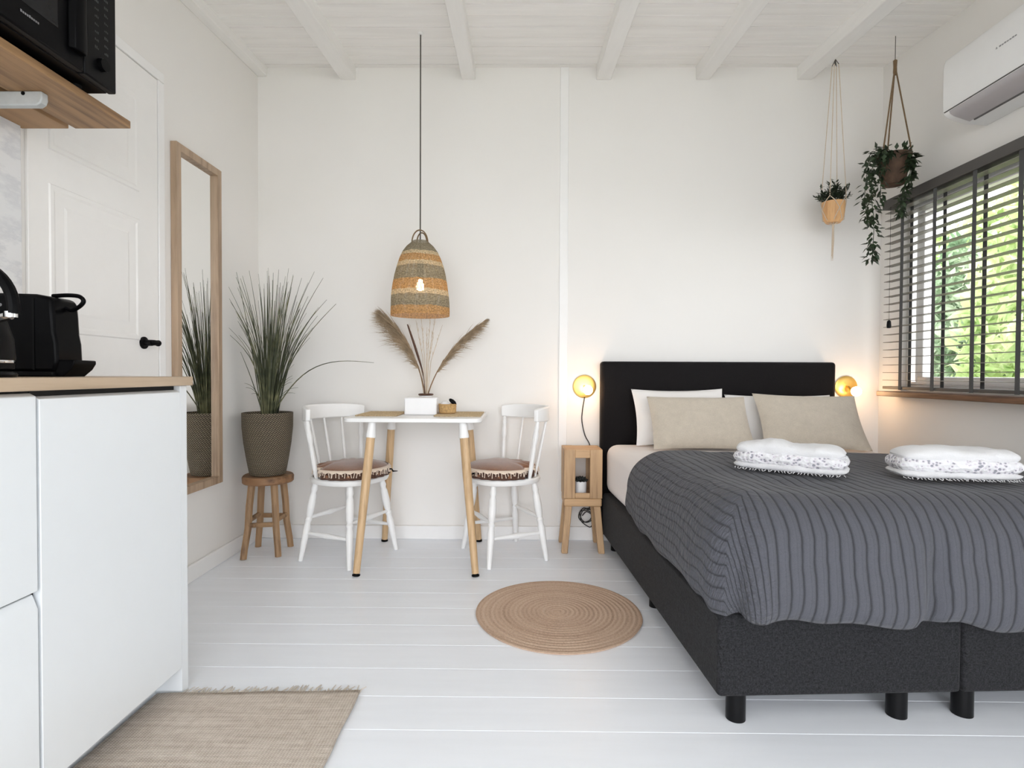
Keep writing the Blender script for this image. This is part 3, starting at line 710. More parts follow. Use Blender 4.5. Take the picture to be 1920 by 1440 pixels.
for i, (ex, ez) in enumerate(ends):
    bm = BM(); b = Vector((VX + .03 * (ex - VX), VY + .013 - .0030 * i, TZ + .03)); e = Vector((ex, VY + .04 - .012 * i, ez)); mdl = b.lerp(e, .5) + Vector((-(ex - VX) * .18, 0, .03))
    tube(bm, [b, b.lerp(mdl, .5), mdl, mdl.lerp(e, .5), e], [.0018, .0017, .0015, .0013, .0007], 5)
    for k in range(14):
        t_ = rr.uniform(.55, 1); p = mdl.lerp(e, (t_ - .5) * 2); dv = Vector((rr.uniform(-.4, .4), rr.uniform(-.4, .4), 1)).normalized() * rr.uniform(.012, .028); tube(bm, [p, p + dv], [.0012, .0004], 4)
    tag(obj('dried_grass', bm, DRYS, origin=tuple(b)), 'thin pale dried stem standing in the vase between the plumes', 'dried plant', 'thin dried stems in the vase')
bkX, bkY = -.362, 2.935
bk = thing('basket', 'small straw basket beside the white box on the table', 'basket', (bkX, bkY, TZ + .006))
bm = BM(); lathe(bm, [(.038, .0065), (.044, .012), (.046, .045), (.044, .052), (.040, .052), (.041, .012), (0, .010)], 30, (bkX, bkY, TZ), rmod=lambda a, z: 1 + .02 * math.sin(15 * a + z * 900)); obj('body', bm, RATTAN, bk)
bm = BM(); pts = [(bkX + .044 * math.cos(2 * PI * k / 26), bkY + .044 * math.sin(2 * PI * k / 26), TZ + .053) for k in range(26)]; tube(bm, pts, .004, 6, closed=True); obj('rim', bm, RATTAN, bk)
bm = BM(); sphere(bm, (bkX - .012, bkY, TZ + .048), .026, s=(1, .9, .9)); 
for v in bm.verts: v.co += Vector((0, 0, .006 * noise.noise(v.co * 60)))
tag(obj('napkin', bm, CERW, origin=(bkX - .012, bkY, TZ + .03)), 'crumpled white napkin in the small straw basket', 'napkin')
bm = BM(); sphere(bm, (0, 0, 0), .02, s=(1.15, .6, .55)); bm.transform(Matrix.Translation((bkX + .028, bkY - .012, TZ + .068)) @ Matrix.Rotation(rad(38), 4, 'Y'))
tag(obj('black_pebble', bm, BLKM, origin=(bkX + .028, bkY - .012, TZ + .055)), 'black oval object leaning on the small straw basket', 'ornament')

# ------------------------------------------------------------------ spindle chairs
def build_chair():
    t = thing('dining_chair', 'white spindle-back chair beside the tall grass plant', 'chair', group='white dining chairs at the table')
    bm = BM(); N = 48
    def ring(k, z, s=1): return [bm.verts.new((s * (.185 * abs(math.cos(a)) ** .85 * (1 if math.cos(a) > 0 else -1) + .004), s * .192 * abs(math.sin(a)) ** .85 * (1 if math.sin(a) > 0 else -1), z)) for a in [2 * PI * i / N for i in range(N)]]
    rs = [ring(0, .392, .9), ring(0, .396, .97), ring(0, .408, 1), ring(0, .418, .995), ring(0, .424, .965), ring(0, .421, .8), ring(0, .418, .4)]
    for a, b in zip(rs, rs[1:]):
        for i in range(N): bm.faces.new((a[i], a[(i + 1) % N], b[(i + 1) % N], b[i]))
    bm.faces.new(rs[0][::-1]); bm.faces.new(rs[-1]); obj('seat', bm, CHAIRW, t, world=False)
    prof = [(0, .012), (.06, .015), (.1, .018), (.14, .013), (.18, .018), (.3, .0205), (.42, .017), (.45, .013), (.48, .018), (.52, .014), (.58, .019), (.75, .016), (.9, .013), (1, .0115)]
    tops = [(.11, -.12), (.11, .12), (-.115, -.12), (-.115, .12)]; feet = [(.160, -.183), (.160, .183), (-.158, -.183), (-.158, .183)]
    ax = []
    for T, F in zip(tops, feet):
        T, F = Vector((T[0], T[1], .397)), Vector((F[0], F[1], .0)); bm = BM(); turned(bm, T, F, prof, 12)
        for v in bm.verts: v.co.z = max(v.co.z, .0005)
        obj('leg', bm, CHAIRW, t, world=False); ax.append((T, F))
    def at(i, z): T, F = ax[i]; return T.lerp(F, 1 - z / .397)
    sp = [(0, .007), (.2, .009), (.4, .012), (.5, .0145), (.6, .012), (.8, .009), (1, .007)]
    for a, b, z in ((0, 2, .14), (1, 3, .14), (0, 1, .215), (2, 3, .215)):
        bm = BM(); turned(bm, at(a, z), at(b, z), sp, 10); obj('stretcher', bm, CHAIRW, t, world=False)
    th58 = rad(58)
    def arc(th, z): return Vector((.06 - .29 * math.cos(th), .2 * math.sin(th) / math.sin(th58), z))
    bm = BM(); ringsv = []; M = 28
    for i in range(M + 1):
        th = rad(-62 + 124 * i / M); p = arc(th, 0); nrm = Vector((math.cos(th), -math.sin(th) * .7, 0)).normalized() * .011
        e = abs(i / M * 2 - 1); hz0 = .706 + .006 * e ** 4; hz1 = .783 - .012 * e ** 6
        ringsv.append([bm.verts.new((p + nrm * s).to_3d() + Vector((0, 0, z))) for s, z in ((-1, hz0), (1, hz0), (1, hz1), (-1, hz1))])
    for a, b in zip(ringsv, ringsv[1:]):
        for k in range(4): bm.faces.new((a[k], a[(k + 1) % 4], b[(k + 1) % 4], b[k]))
    bm.faces.new(ringsv[0][::-1]); bm.faces.new(ringsv[-1]); obj('crest_rail', bm, CHAIRW, t, world=False, bevel=.006, seg=3)
    for th in (-58, -35, -12, 12, 35, 58):
        a = rad(th); B = Vector((.04 - .2 * math.cos(a), .165 * math.sin(a) / math.sin(th58), .417)); T = arc(a, .712)
        bm = BM()
        if abs(th) > 50: turned(bm, B, T, [(0, .008), (.15, .011), (.4, .0125), (.6, .0105), (.66, .0145), (.75, .0155), (.85, .011), (.9, .013), (1, .009)], 10)
        else: turned(bm, B, T, [(0, .0062), (.4, .0078), (.7, .0075), (1, .006)], 8)
        obj('spindle', bm, CHAIRW, t, world=False)
    return t
def build_cushion():
    t = thing('seat_cushion', 'round brown fringed cushion on the chair beside the grass plant', 'cushion', group='round brown chair cushions')
    dirs = []
    for th in (-58, -35, -12, 12, 35, 58):
        a = rad(th); x, y = .04 - .2 * math.cos(a), .165 * math.sin(a) / math.sin(rad(58)); dirs.append((math.atan2(y, x - .012), math.hypot(x - .012, y)))
    def Rr(a, base=.197):
        r = base
        for p, d in dirs:
            dd = (a - p + PI) % (2 * PI) - PI; lim = d - .016 - .01
            r = min(r, base - max(0, base - lim) * math.exp(-(dd / .15) ** 2))
        return r
    N = 120; z0 = .4245
    def grid(bm, rows):
        rs = []
        for f in rows: rs.append([bm.verts.new(f(2 * PI * i / N)) for i in range(N)])
        for a, b in zip(rs, rs[1:]):
            for i in range(N): bm.faces.new((a[i], a[(i + 1) % N], b[(i + 1) % N], b[i]))
        return rs
    def pt(a, k, z, add=0): r = Rr(a) * k + add; return (.012 + r * math.cos(a), r * math.sin(a), z)
    bm = BM(); rs = grid(bm, [lambda a: pt(a, .90, z0), lambda a: pt(a, .965, z0 + .012), lambda a: pt(a, .975, z0 + .035), lambda a: pt(a, .96, z0 + .045 + .003 * math.sin(5 * a)), lambda a: pt(a, .86, z0 + .056 + .002 * math.sin(4 * a)), lambda a: pt(a, .6, z0 + .067 + .003 * math.sin(3 * a + 1)), lambda a: pt(a, .3, z0 + .071)])
    bm.faces.new(rs[0][::-1]); bm.faces.new(rs[-1]); obj('pad', bm, BROWNC, t, world=False)
    bm = BM(); grid(bm, [lambda a: pt(a, .98, z0 + .041), lambda a: pt(a, .985, z0 + .026, .003 * math.sin(22 * a)), lambda a: pt(a, .985, z0 + .010, .005 * math.sin(22 * a) + .003 * math.sin(9 * a)), lambda a: pt(a, .985, z0 + .002, .005 * math.sin(22 * a + .3))])
    o = obj('ruffle', bm, SKIRT, t, world=False); o['label'] = 'dark brown ruffled side'
    bm = BM(); grid(bm, [lambda a: pt(a, .955, z0 + .049), lambda a: pt(a, .995, z0 + .044, .002), lambda a: pt(a, .995, z0 + .036 + .004 * math.sin(30 * a), .0045)])
    rr = random.Random(3)
    for i in range(88):
        a = 2 * PI * i / 88 + rr.uniform(-.02, .02); L = rr.uniform(.012, .026); p = Vector(pt(a, .995, z0 + .038, .004)); q = Vector(pt(a + rr.uniform(-.03, .03), .995, z0 + .038 - L, .006))
        tube(bm, [p, p.lerp(q, .5), q], [.0026, .0018, .0024], 5)
    o = obj('fringe', bm, FRNG, t, world=False); o['label'] = 'cream lace fringe'
    bm = BM(); tube(bm, [(.17, .07, z0 + .028), (.205, .085, z0 + .03), (.225, .07, z0 + .022), (.25, .075, z0 + .024)], [.004, .004, .0045, .002], 6); o = obj('tie', bm, BLKM, t, world=False); o['label'] = 'dark ribbon tie'
    return t
ch = build_chair(); cu = build_cushion()
for o in (ch, cu): o.location = (-.872, 2.935, 0); o.rotation_euler.z = rad(-25)
ch2, cu2 = copy_tree(ch), copy_tree(cu)
for o in (ch2, cu2): o.location = (-.068, 2.966, 0); o.rotation_euler.z = rad(205.5)
ch2['label'] = 'white spindle-back chair beside the wooden nightstand'
cu2['label'] = 'round brown fringed cushion on the chair nearest the nightstand'

# ------------------------------------------------------------------ pendant lamp
LX, LY = -.492, 2.86
pd = thing('pendant_lamp', 'striped woven straw pendant lamp hanging over the table', 'lamp', (LX, LY, 1.24))
bm = BM(); tube(bm, [(LX, LY, zc(LY) + .0), (LX, LY, 1.52)], .0034, 8); obj('cord', bm, GREYCORD, pd)
prof = [(.147, 1.240), (.1475, 1.262), (.146, 1.30), (.143, 1.345), (.136, 1.40), (.128, 1.445), (.116, 1.49), (.102, 1.53), (.087, 1.562), (.068, 1.588), (.048, 1.606), (.038, 1.616)]
def interp(prof, n):
    out = []
    for i in range(len(prof) - 1):
        for k in range(n): t = k / n; out.append((prof[i][0] * (1 - t) + prof[i + 1][0] * t, prof[i][1] * (1 - t) + prof[i + 1][1] * t))
    out.append(prof[-1]); return out
bm = BM(); lathe(bm, interp(prof, 4), 72, (LX, LY, 0), uv=True, rmod=lambda a, z: 1 + .006 * math.sin(5 * a + z * 30)); obj('shade', bm, SHADE, pd)
bm = BM()
for s in (0, 1):
    pts = []
    for i in range(17):
        a = PI * i / 16; pts.append((LX + (.040 - .014 * s) * math.cos(a) * (1 if not s else 1) + .006 * s, LY + (.012 if s else -.012), 1.605 + (.064 - .008 * s) * math.sin(a)))
    tube(bm, pts, .0034, 6)
o = obj('loop', bm, JROPE, pd); o['label'] = 'straw carrying loop'
bm = BM(); lathe(bm, [(.008, 1.52), (.015, 1.512), (.016, 1.425), (.0, 1.423)], 18, (LX, LY, 0)); obj('socket', bm, BLKM, pd)
bm = BM(); lathe(bm, [(.010, 1.424), (.012, 1.412), (.019, 1.398), (.021, 1.386), (.017, 1.372), (.0, 1.364)], 20, (LX, LY, 0)); obj('bulb', bm, BULBP, pd)
bm = BM(); lathe(bm, [(.0, zc(LY) - .012), (.012, zc(LY) - .012), (.014, zc(LY) + .004), (0, zc(LY) + .005)], 16, (LX, LY, 0)); obj('ceiling_hook', bm, TRIM, pd)

# ------------------------------------------------------------------ wall lamps
def sconce(label, x, z, rdisc, bulb, cord):
    t = thing('wall_lamp', label, 'lamp', (x, YB, z), group='brass wall lamps by the bed')
    bm = BM(); lathe(bm, [(rdisc, 0), (rdisc * .99, .006), (rdisc * .9, .0085), (rdisc * .5, .010), (0, .0105)], 48); bm.transform(Matrix.Translation((x, YB - .001, z)) @ Matrix.Rotation(PI / 2, 4, 'X')); obj('disc', bm, GOLD, t)
    bx, bz = bulb
    bm = BM(); tube(bm, [(x, YB - .010, z), (x, YB - .03, z), ((x + bx) / 2, YB - .042, (z + bz) / 2), (bx, YB - .05, bz), (bx, YB - .066, bz)], [.007, .007, .007, .012, .014], 12); obj('arm', bm, BRASS, t)
    bm = BM(); sphere(bm, (bx, YB - .092, bz), .0265, 20, 14); obj('bulb', bm, BULBW, t)
    if cord:
        bm = BM(); tube(bm, cord, .0028, 8); obj('cord', bm, CABLE, t)
    return t
path = [(.384, YB - .012, .82), (.372, YB - .008, .74), (.370, YB - .008, .68), (.388, YB - .008, .60), (.418, YB - .008, .535), (.424, YB - .01, .40), (.42, YB - .012, .25), (.415, YB - .02, .205)]
for k in range(27):
    a = rad(60 + k * 45); r = .034 + .006 * math.sin(k * 1.3); path.append((.392 + r * math.cos(a) + (.014 if k > 20 else 0), YB - .024 - .0035 * (k % 5), .145 + r * math.sin(a) * 1.15 - (.022 if k > 20 else 0)))
sconce('round gold wall lamp above the crate nightstand', .383, .880, .066, (.392, .862), smooth_path(path, 4))
sconce('round gold wall lamp between headboard and window', 1.868, .884, .063, (1.874, .861), None)

# ------------------------------------------------------------------ nightstand: stool + crate + succulent
NX, NY = .352, 3.095
ns = thing('nightstand_stool', 'small pale wooden stool under the crate beside the bed', 'stool', (NX, NY, 0))
bm = BM(); box(bm, NX - .100, NX + .100, NY - .098, NY + .098, .246, .288); obj('seat', bm, NSX, ns, bevel=.008, seg=3)
for sx in (-1, 1):
    for sy in (-1, 1):
        bm = BM(); T = Vector((NX + sx * .076, NY + sy * .075, .247)); F = Vector((NX + sx * .098, NY + sy * .098, .0)); u = .0165
        vs = [[bm.verts.new(c + Vector((dx * k, dy * k, 0))) for dx, dy in ((-1, -1), (1, -1), (1, 1), (-1, 1))] for c, k in ((T, u * 1.1), (F, u))]
        for i in range(4): bm.faces.new((vs[0][i], vs[0][(i + 1) % 4], vs[1][(i + 1) % 4], vs[1][i]))
        bm.faces.new(vs[0]); bm.faces.new(vs[1]); obj('leg', bm, NSW, ns, bevel=.004)
cr = thing('crate', 'open-fronted pale wooden crate standing on the bedside stool', 'crate', (NX, NY, .2885))
x0, x1, y0, y1, z0, z1 = NX - .102, NX + .102, NY - .095, NY + .095, .2885, .550
for a, b in ((x0, x0 + .012), (x1 - .012, x1)): obj('side_board', box(BM(), a, b, y0 + .012, y1 - .012, z0, z1), NSW, cr, bevel=.002)
for y in (y0, y1 - .012):
    for a, b in ((x0, x0 + .060), (x1 - .066, x1)): obj('stile', box(BM(), a, b, y, y + .012, z0, z1), NSW, cr, bevel=.003)
obj('top_board', box(BM(), x0 + .012, x1 - .012, y0 + .012, y1 - .012, z1 - .014, z1), NSX, cr, bevel=.002)
obj('bottom_board', box(BM(), x0 + .012, x1 - .012, y0 + .012, y1 - .012, z0, z0 + .014), NSX, cr, bevel=.002)
for y in (y0 + .001, y1 - .011):
    obj('rail', box(BM(), x0 + .060, x1 - .066, y, y + .010, z1 - .045, z1 - .001), NSX, cr, bevel=.002)
    obj('rail', box(BM(), x0 + .060, x1 - .066, y, y + .010, z0 + .001, z0 + .030), NSX, cr, bevel=.002)
sX, sY = NX - .006, NY - .03
su = thing('potted_succulent', 'dark succulent in a white pot inside the crate', 'plant', (sX, sY, .303))
bm = BM(); lathe(bm, [(.026, .3035), (.031, .308), (.033, .372), (.029, .372), (.028, .364), (0, .363)], 28, (sX, sY, 0)); obj('pot', bm, CERW, su)
bm = BM(); rr = random.Random(5)
for ring_, (n, L, el) in enumerate(((11, .042, .25), (9, .036, .7), (6, .03, 1.15))):
    for k in range(n):
        a = 2 * PI * k / n + ring_ * .3; d = Vector((math.cos(a) * math.cos(el), math.sin(a) * math.cos(el), math.sin(el)))
        p = Vector((sX, sY, .367)); tube(bm, [p, p + d * L * .5 + Vector((0, 0, .002)), p + d * L * .85, p + d * L + Vector((0, 0, .004))], [.004, .008, .006, .0006], 6)
obj('rosette', bm, SUCC, su)

# ------------------------------------------------------------------ bed
BR = rad(2.8); BO = (1.222, 1.556, 0)
bed = thing('bed', 'dark grey upholstered box spring bed against the back wall', 'bed', BO, BR)
BL = 1.575
for a, b in ((-.676, .006), (.009, .683)):
    obj('base', box(BM(), a, b, 0, BL, .075, .302), BASEF, bed, world=False, bevel=.012, seg=3)
for ux in (-.613, -.155, .035, .58):
    for v in (.032, BL * .5, BL - .05):
        obj('leg', lathe(BM(), [(.0265, 0), (.0265, .0755)], 24, (ux, v, .0005)), LEGB, bed, world=False)
bm = rounded_box(-.664, .664, .045, BL, .3025, .570, .06, 40)
for v in bm.verts: v.co += Vector((noise.noise(v.co * 4) * .002, noise.noise(v.co * 4 + Vector((9, 0, 0))) * .003, (noise.noise(v.co * 5 + Vector((0, 9, 0))) * .003) if v.co.z > .35 else 0))
obj('mattress', bm, SHEET, bed, world=False)['label'] = 'mattress in a white fitted sheet'
bm = BM(); box(bm, .468, 1.768, YB - .085, YB - .005, .05, 1.022)
hb = obj('headboard', bm, HEADF, bed, bevel=.018, seg=4)

# duvet
def build_duvet():
    TOP = .62; Rr = .15
    ui0, ui1, vi = -.562, .60, .078
    dS, dF = .40, .455
    t = thing('duvet', 'charcoal pin-tucked duvet spread over the lower bed', 'duvet', BO, BR)
    bm = BM(); lay = bm.loops.layers.uv.verify()
    svals = []; s = ui0 - dS
    NS = 150; NTT = 96; S0, S1 = ui0 - dS, ui1 + dS; T0, T1 = vi - dF, .905
    def place(s, t_):
        cu_, cv = min(max(s, ui0), ui1), max(t_, vi)
        dx, dy = s - cu_, t_ - cv
        lx = abs(dx) / dS; ly = abs(dy) / dF; L01 = max(lx, ly)
        if L01 < 1e-6: hx = hz = 0; n = Vector((0, 0)); 
        n = Vector((dx / dS, dy / dF))
        if n.length > 1e-9: n.normalize()
        ang = math.atan2(abs(n.y), abs(n.x) + 1e-9) if n.length > 0 else 0
        k = ang / (PI / 2)                       # 0 side, 1 foot
        LS = .365 + .03 * noise.noise(Vector((t_ * 5, 0, 3)))
        LF = .425 + .022 * noise.noise(Vector((s * 7, 5, 0))) + .0
        LF += .020 / (1 + math.exp(-(s + .02) * 40)) - .018
        LS = .36 if n.length == 0 else LS
        Lm = LS * (1 - k) + LF * k + .012 * math.sin(2 * ang) ** 2
        L = L01 * Lm
        q = Rr * PI / 2
        if L < q: h, d = Rr * math.sin(L / Rr), Rr * (1 - math.cos(L / Rr))
        else:
            e = L - q; h = Rr + .018 * math.sin(min(1, e / .24) * PI * .9); d = Rr + e
        if L01 > .84: h -= .022 * ((L01 - .84) / .16) ** 2
        p = Vector((cu_ + n.x * h, cv + n.y * h, TOP - d))
        # puffiness of the top, creases and folds
        p.z += .014 * noise.noise(Vector((s * 3.1, t_ * 3.1, 1))) + .005 * noise.noise(Vector((s * 9, t_ * 9, 4)))
        w = max(0, L01 - .25)
        crease = math.exp(-((s + .095 - .1 * (t_ - vi)) / .03) ** 2) * max(0, min(1, (vi - t_) / dF * 1.6 - .35))
        fold = .013 * math.sin(s * 15 + 1.2 * math.sin(t_ * 4)) * w * k + .02 * w * noise.noise(Vector((s * 4.5, t_ * 3, 7))) - .03 * crease
        # diagonal tuck at the corner
        if lx > 0 and ly > 0:
            fold -= .03 * math.exp(-((ang - 1.0) / .16) ** 2) * L01 ** 1.5 - .012 * math.exp(-((ang - .55) / .22) ** 2) * L01
        if n.length > 0: p.x += n.x * fold; p.y += n.y * fold
        # thick rounded head edge
        if t_ > T1 - .05:
            x = (t_ - (T1 - .05)) / .05; p.z -= .005 * x * x
        # rounded head corner of the drape
        if lx > 0: p.y -= .05 * L01 * max(0, (t_ - .6) / .3) ** 2 * .6
        return p
    G = []
    for i in range(NS + 1):
        s = S0 + (S1 - S0) * i / NS; G.append([bm.verts.new(place(s, T0 + (T1 - T0) * j / NTT)) for j in range(NTT + 1)])
    for i in range(NS):
        for j in range(NTT):
            f = bm.faces.new((G[i][j], G[i + 1][j], G[i + 1][j + 1], G[i][j + 1]))
            for lp, (a, b) in zip(f.loops, ((i, j), (i + 1, j), (i + 1, j + 1), (i, j + 1))): lp[lay].uv = (S0 + (S1 - S0) * a / NS, T0 + (T1 - T0) * b / NTT)
    o = obj('cover', bm, DUVET, t, world=False, solid=.024, angle=80)
    return t
build_duvet()

# pillows
def pillow(label, x0, x1, yb, zb_, yt, zt, thick, mat, seed, ear=.05, group=None, roll=0, name='pillow'):
    A = Vector(((x0 + x1) / 2, yb, zb_)); B = Vector(((x0 + x1) / 2, yt, zt)); up = (B - A); Hh = up.length; up.normalize()
    c = (A + B) / 2; X = Vector((1, 0, 0)); Nn = X.cross(up).normalized()
    w = x1 - x0; bm = BM(); n = 28; sides = []
    for sg in (1, -1):
        g = []
        for i in range(n + 1):
            row = []
            for j in range(n + 1):
                a, b = -1 + 2 * i / n, -1 + 2 * j / n
                th = ((1 - abs(a) ** 2.6) ** .62) * ((1 - abs(b) ** 2.6) ** .62)
                xx = w / 2 * a * (1 - ear * (1 - b * b)); zz = Hh / 2 * b * (1 - ear * 1.3 * (1 - a * a))
                k = noise.noise(Vector((a * 1.6, b * 1.6, seed))) * .012 + noise.noise(Vector((a * 4, b * 4, seed + 3))) * .005
                row.append((X * xx + up * zz + Nn * (sg * thick / 2 * th + k * th)))
            g.append(row)
        sides.append(g)
    M = Matrix.Translation(c) @ Matrix.Rotation(roll, 4, Nn)
    V = [[[bm.verts.new(M @ p) for p in row] for row in g] for g in sides]
    for g in V:
        for i in range(n):
            for j in range(n): bm.faces.new((g[i][j], g[i + 1][j], g[i + 1][j + 1], g[i][j + 1]))
    bmesh.ops.remove_doubles(bm, verts=bm.verts[:], dist=.0008)
    return tag(obj(name, bm, mat, origin=tuple(A), angle=70), label, 'pillow', group)
pillow('white pillow leaning on the headboard showing behind the beige linen cushion', .622, 1.118, 2.962, .578, 3.098, .872, .105, PILW, 1, .06, 'white pillows at the headboard', roll=rad(.5))
pillow('white pillow nearly hidden behind the cushion nearest the window', 1.128, 1.70, 2.962, .578, 3.098, .842, .105, PILW, 5, .05, 'white pillows at the headboard')
pillow('beige linen cushion in front of the showing white pillow', .676, 1.182, 2.80, .580, 2.965, .835, .115, PILB, 9, .035, 'beige linen cushions on the bed')
pillow('beige linen cushion nearest the window', 1.225, 1.755, 2.80, .582, 2.975, .848, .115, PILB, 13, .05, 'beige linen cushions on the bed', roll=rad(-1.5))

# towels
def towel(label, c, ang, L, Wd, Hh, seed, hump):
    rr = random.Random(seed); t = thing('towel', label, 'towel', c, ang, group='folded white towels on the duvet')
    def body(z0, h, l, w, nseed, hump_):
        bm = BM(); N, Mm = 56, 28; G = []
        for i in range(N + 1):
            u = -1 + 2 * i / N; row = []
            e = (1 - abs(u) ** 6) ** .5
            for j in range(Mm):
                a = 2 * PI * j / Mm; ca, sa = math.cos(a), math.sin(a)
                y = w / 2 * (abs(ca) ** .7) * (1 if ca > 0 else -1) * (.5 + .5 * e); z = h / 2 * (abs(sa) ** .8) * (1 if sa > 0 else -1) * max(e, .05)
                k = 1 + hump_ * math.exp(-((u + .35) / .35) ** 2) if sa > 0 else 1
                p = Vector((l / 2 * u, y, z * k + h / 2)); nn = noise.noise(Vector((p.x * 14, p.y * 14 + nseed, p.z * 20))) * .007 + noise.noise(Vector((p.x * 40, p.y * 40, p.z * 50 + nseed))) * .003
                p += Vector((0, ca, max(sa, 0))) * nn; p.z = max(p.z, 0) + z0; row.append(bm.verts.new(p))
            G.append(row)
        for a, b in zip(G, G[1:]):
            for k in range(Mm): bm.faces.new((a[k], a[(k + 1) % Mm], b[(k + 1) % Mm], b[k]))
        bm.faces.new(G[0][::-1]); bm.faces.new(G[-1]); return bm
    obj('fold', body(0, .032, L * .985, Wd * .985, seed + 5, 0), TOWEL, t, world=False)
    obj('lace_fold', body(.010, Hh * .80, L * .99, Wd, seed, .1), LACE, t, world=False)['label'] = 'openwork lace border'
    obj('top_fold', body(.014 + Hh * .38, Hh * .62, L * .93, Wd * .93, seed + 2, hump), TOWEL, t, world=False)
    bm = BM()
    for i in range(34):
        x = -L * .46 + L * .92 * i / 33; y = -Wd * .47 * (1 - (abs(2 * x / L) ** 6) * .5); p = Vector((x, y, .006)); tube(bm, [p, p + Vector((rr.uniform(-.004, .004), -.005, -.001)), p + Vector((rr.uniform(-.006, .006), -.010, -.004))], [.0016, .0014, .0008], 4)
    obj('fringe', bm, TOWEL, t, world=False)
towel('rumpled white folded towel in the middle of the duvet', (.915, 1.905, .630), rad(-33), .35, .15, .078, 3, .55)
towel('flatter white folded towel nearest the window', (1.372, 1.795, .630), rad(-8), .355, .15, .082, 8, .12)

# ------------------------------------------------------------------ rugs
bm = BM(); prof = [(0, .001), (.325, .001)]
rr = random.Random(1); rows = []
for k in range(18):
    r0 = .327 - k * .0183
    for a in (0, .25, .5, .75): rows.append((max(r0 - a * .0183, 0.0005), .006 + .0018 * math.sin(PI * a)))
lathe(bm, [(.0, .0008), (.324, .0008)] + rows + [(0, .008)], 96, (.166, 2.235, 0), sy=1.03, rmod=lambda a, z: 1 + .006 * math.sin(3 * a) + .006 * math.exp(-(((a + .25 + PI) % (2 * PI) - PI) / .12) ** 2))
tag(obj('round_rug', bm, JUTE, origin=(.166, 2.235, 0)), 'round brown braided jute rug on the white floor', 'rug')
ru = thing('runner_rug', 'beige woven runner rug with a fringed end along the kitchen cabinets', 'rug', (-.75, 1.1, 0))
bm = BM(); nx, ny = 30, 60; G = []
for i in range(nx + 1):
    row = []
    for j in range(ny + 1):
        x = -1.048 + (.588 + .0015 * math.sin(j * .7)) * i / nx; y = .35 + (1.628 + .026 * i / nx - .35) * j / ny + .002 * math.sin(i * .5); row.append(bm.verts.new((x, y, .007 + .0015 * noise.noise(Vector((x * 8, y * 8, 0))))))
    G.append(row)
for i in range(nx):
    for j in range(ny): bm.faces.new((G[i][j], G[i + 1][j], G[i + 1][j + 1], G[i][j + 1]))
obj('weave', bm, RUNNER, ru, solid=.006)
bm = BM(); rr = random.Random(6)
for i in range(130):
    x = -1.046 + .584 * i / 129; p = Vector((x, 1.627 + .026 * i / 129, .006)); L = rr.uniform(.02, .055) * (.22 if x < -.98 else 1); q = p + Vector((rr.uniform(-.012, .016), L, -.0045)); tube(bm, [p, p.lerp(q, .5) + Vector((0, 0, .002)), q], [.0024, .002, .0012], 5)
for v in bm.verts: v.co.z = max(v.co.z, .0006)
obj('fringe', bm, FRNGW, ru)['label'] = 'cream thread fringe'

# ------------------------------------------------------------------ air conditioner
ac = thing('air_conditioner', 'white wall-mounted air conditioner above the window', 'air conditioner', (XR, 2.1, 2.06))
AY0, AY1 = 1.70, 2.525
bm = BM(); pts = [(XR - .001, 2.345), (1.90, 2.345), (1.868, 2.328), (1.858, 2.29), (1.860, 2.10), (1.868, 2.086), (1.892, 2.072), (1.955, 2.052), (XR - .001, 2.046)]
prism(bm, pts, 'Y', AY0, AY1); obj('housing', bm, AC, ac, bevel=.006, seg=3)
bm = BM(); prism(bm, [(1.862, 2.095), (1.868, 2.083), (1.884, 2.073), (1.952, 2.0505), (1.954, 2.056), (1.886, 2.079), (1.871, 2.090)], 'Y', AY0 + .03, AY1 - .035); o = obj('flap', bm, ACG, ac, bevel=.001); o['label'] = 'grey louvre flap'
bm = BM(); box(bm, 1.8575, 1.866, AY0 + .01, AY1 - .012, 2.0965, 2.0995); box(bm, 1.950, 1.956, AY0 + .05, AY1 - .06, 2.046, 2.0515); obj('seam', bm, GREYL, ac, smooth=False)
bm = BM()
prism(bm, [(2.248, 2.222), (2.240, 2.222), (2.244, 2.230)], 'X', 1.8575, 1.8595)
for i, h in enumerate((.010, .008, .010, .008, .008, .010, .008)):
    y = 2.232 - i * .0115; box(bm, 1.8575, 1.8592, y - .0078, y, 2.222, 2.222 + h * .55)
o = obj('maker_mark', bm, basic('ac_mark_grey', rgb(140, 140, 142), .5), ac, smooth=False); o['label'] = 'small grey lettering'

# ------------------------------------------------------------------ hanging planters
def leaf(bm, p, d, L, W_, nrm=None):
    d = d.normalized(); u, v = frame_of(d)
    if nrm: u = nrm
    q = [p, p + d * L * .45 + u * W_, p + d * L, p + d * L * .45 - u * W_]; mid = p + d * L * .5 - v * W_ * .35
    vs = [bm.verts.new(x) for x in q]; m = bm.verts.new(mid)
    for a, b in ((0, 1), (1, 2), (2, 3), (3, 0)): bm.faces.new((vs[a], vs[b], m))
HX, HY = 1.896, 2.90
hp = thing('hanging_ivy', 'trailing ivy in a brown pot hanging by brown cords', 'hanging plant', (HX, HY, 1.91))
bm = BM(); lathe(bm, [(.047, 1.912), (.050, 1.914), (.060, 1.96), (.078, 2.055), (.079, 2.062), (.072, 2.062), (.070, 2.05), (0, 2.046)], 32, (HX, HY, 0), rmod=lambda a, z: 1 + .015 * math.sin(9 * a + 40 * z)); obj('pot', bm, POTB, hp)
bm = BM(); kz = 2.475
for a in (200, 320, 80):
    A = rad(a); tube(bm, [(HX + .078 * math.cos(A), HY + .078 * math.sin(A), 2.045), (HX + .006 * math.cos(A), HY + .006 * math.sin(A), kz)], .0036, 6)
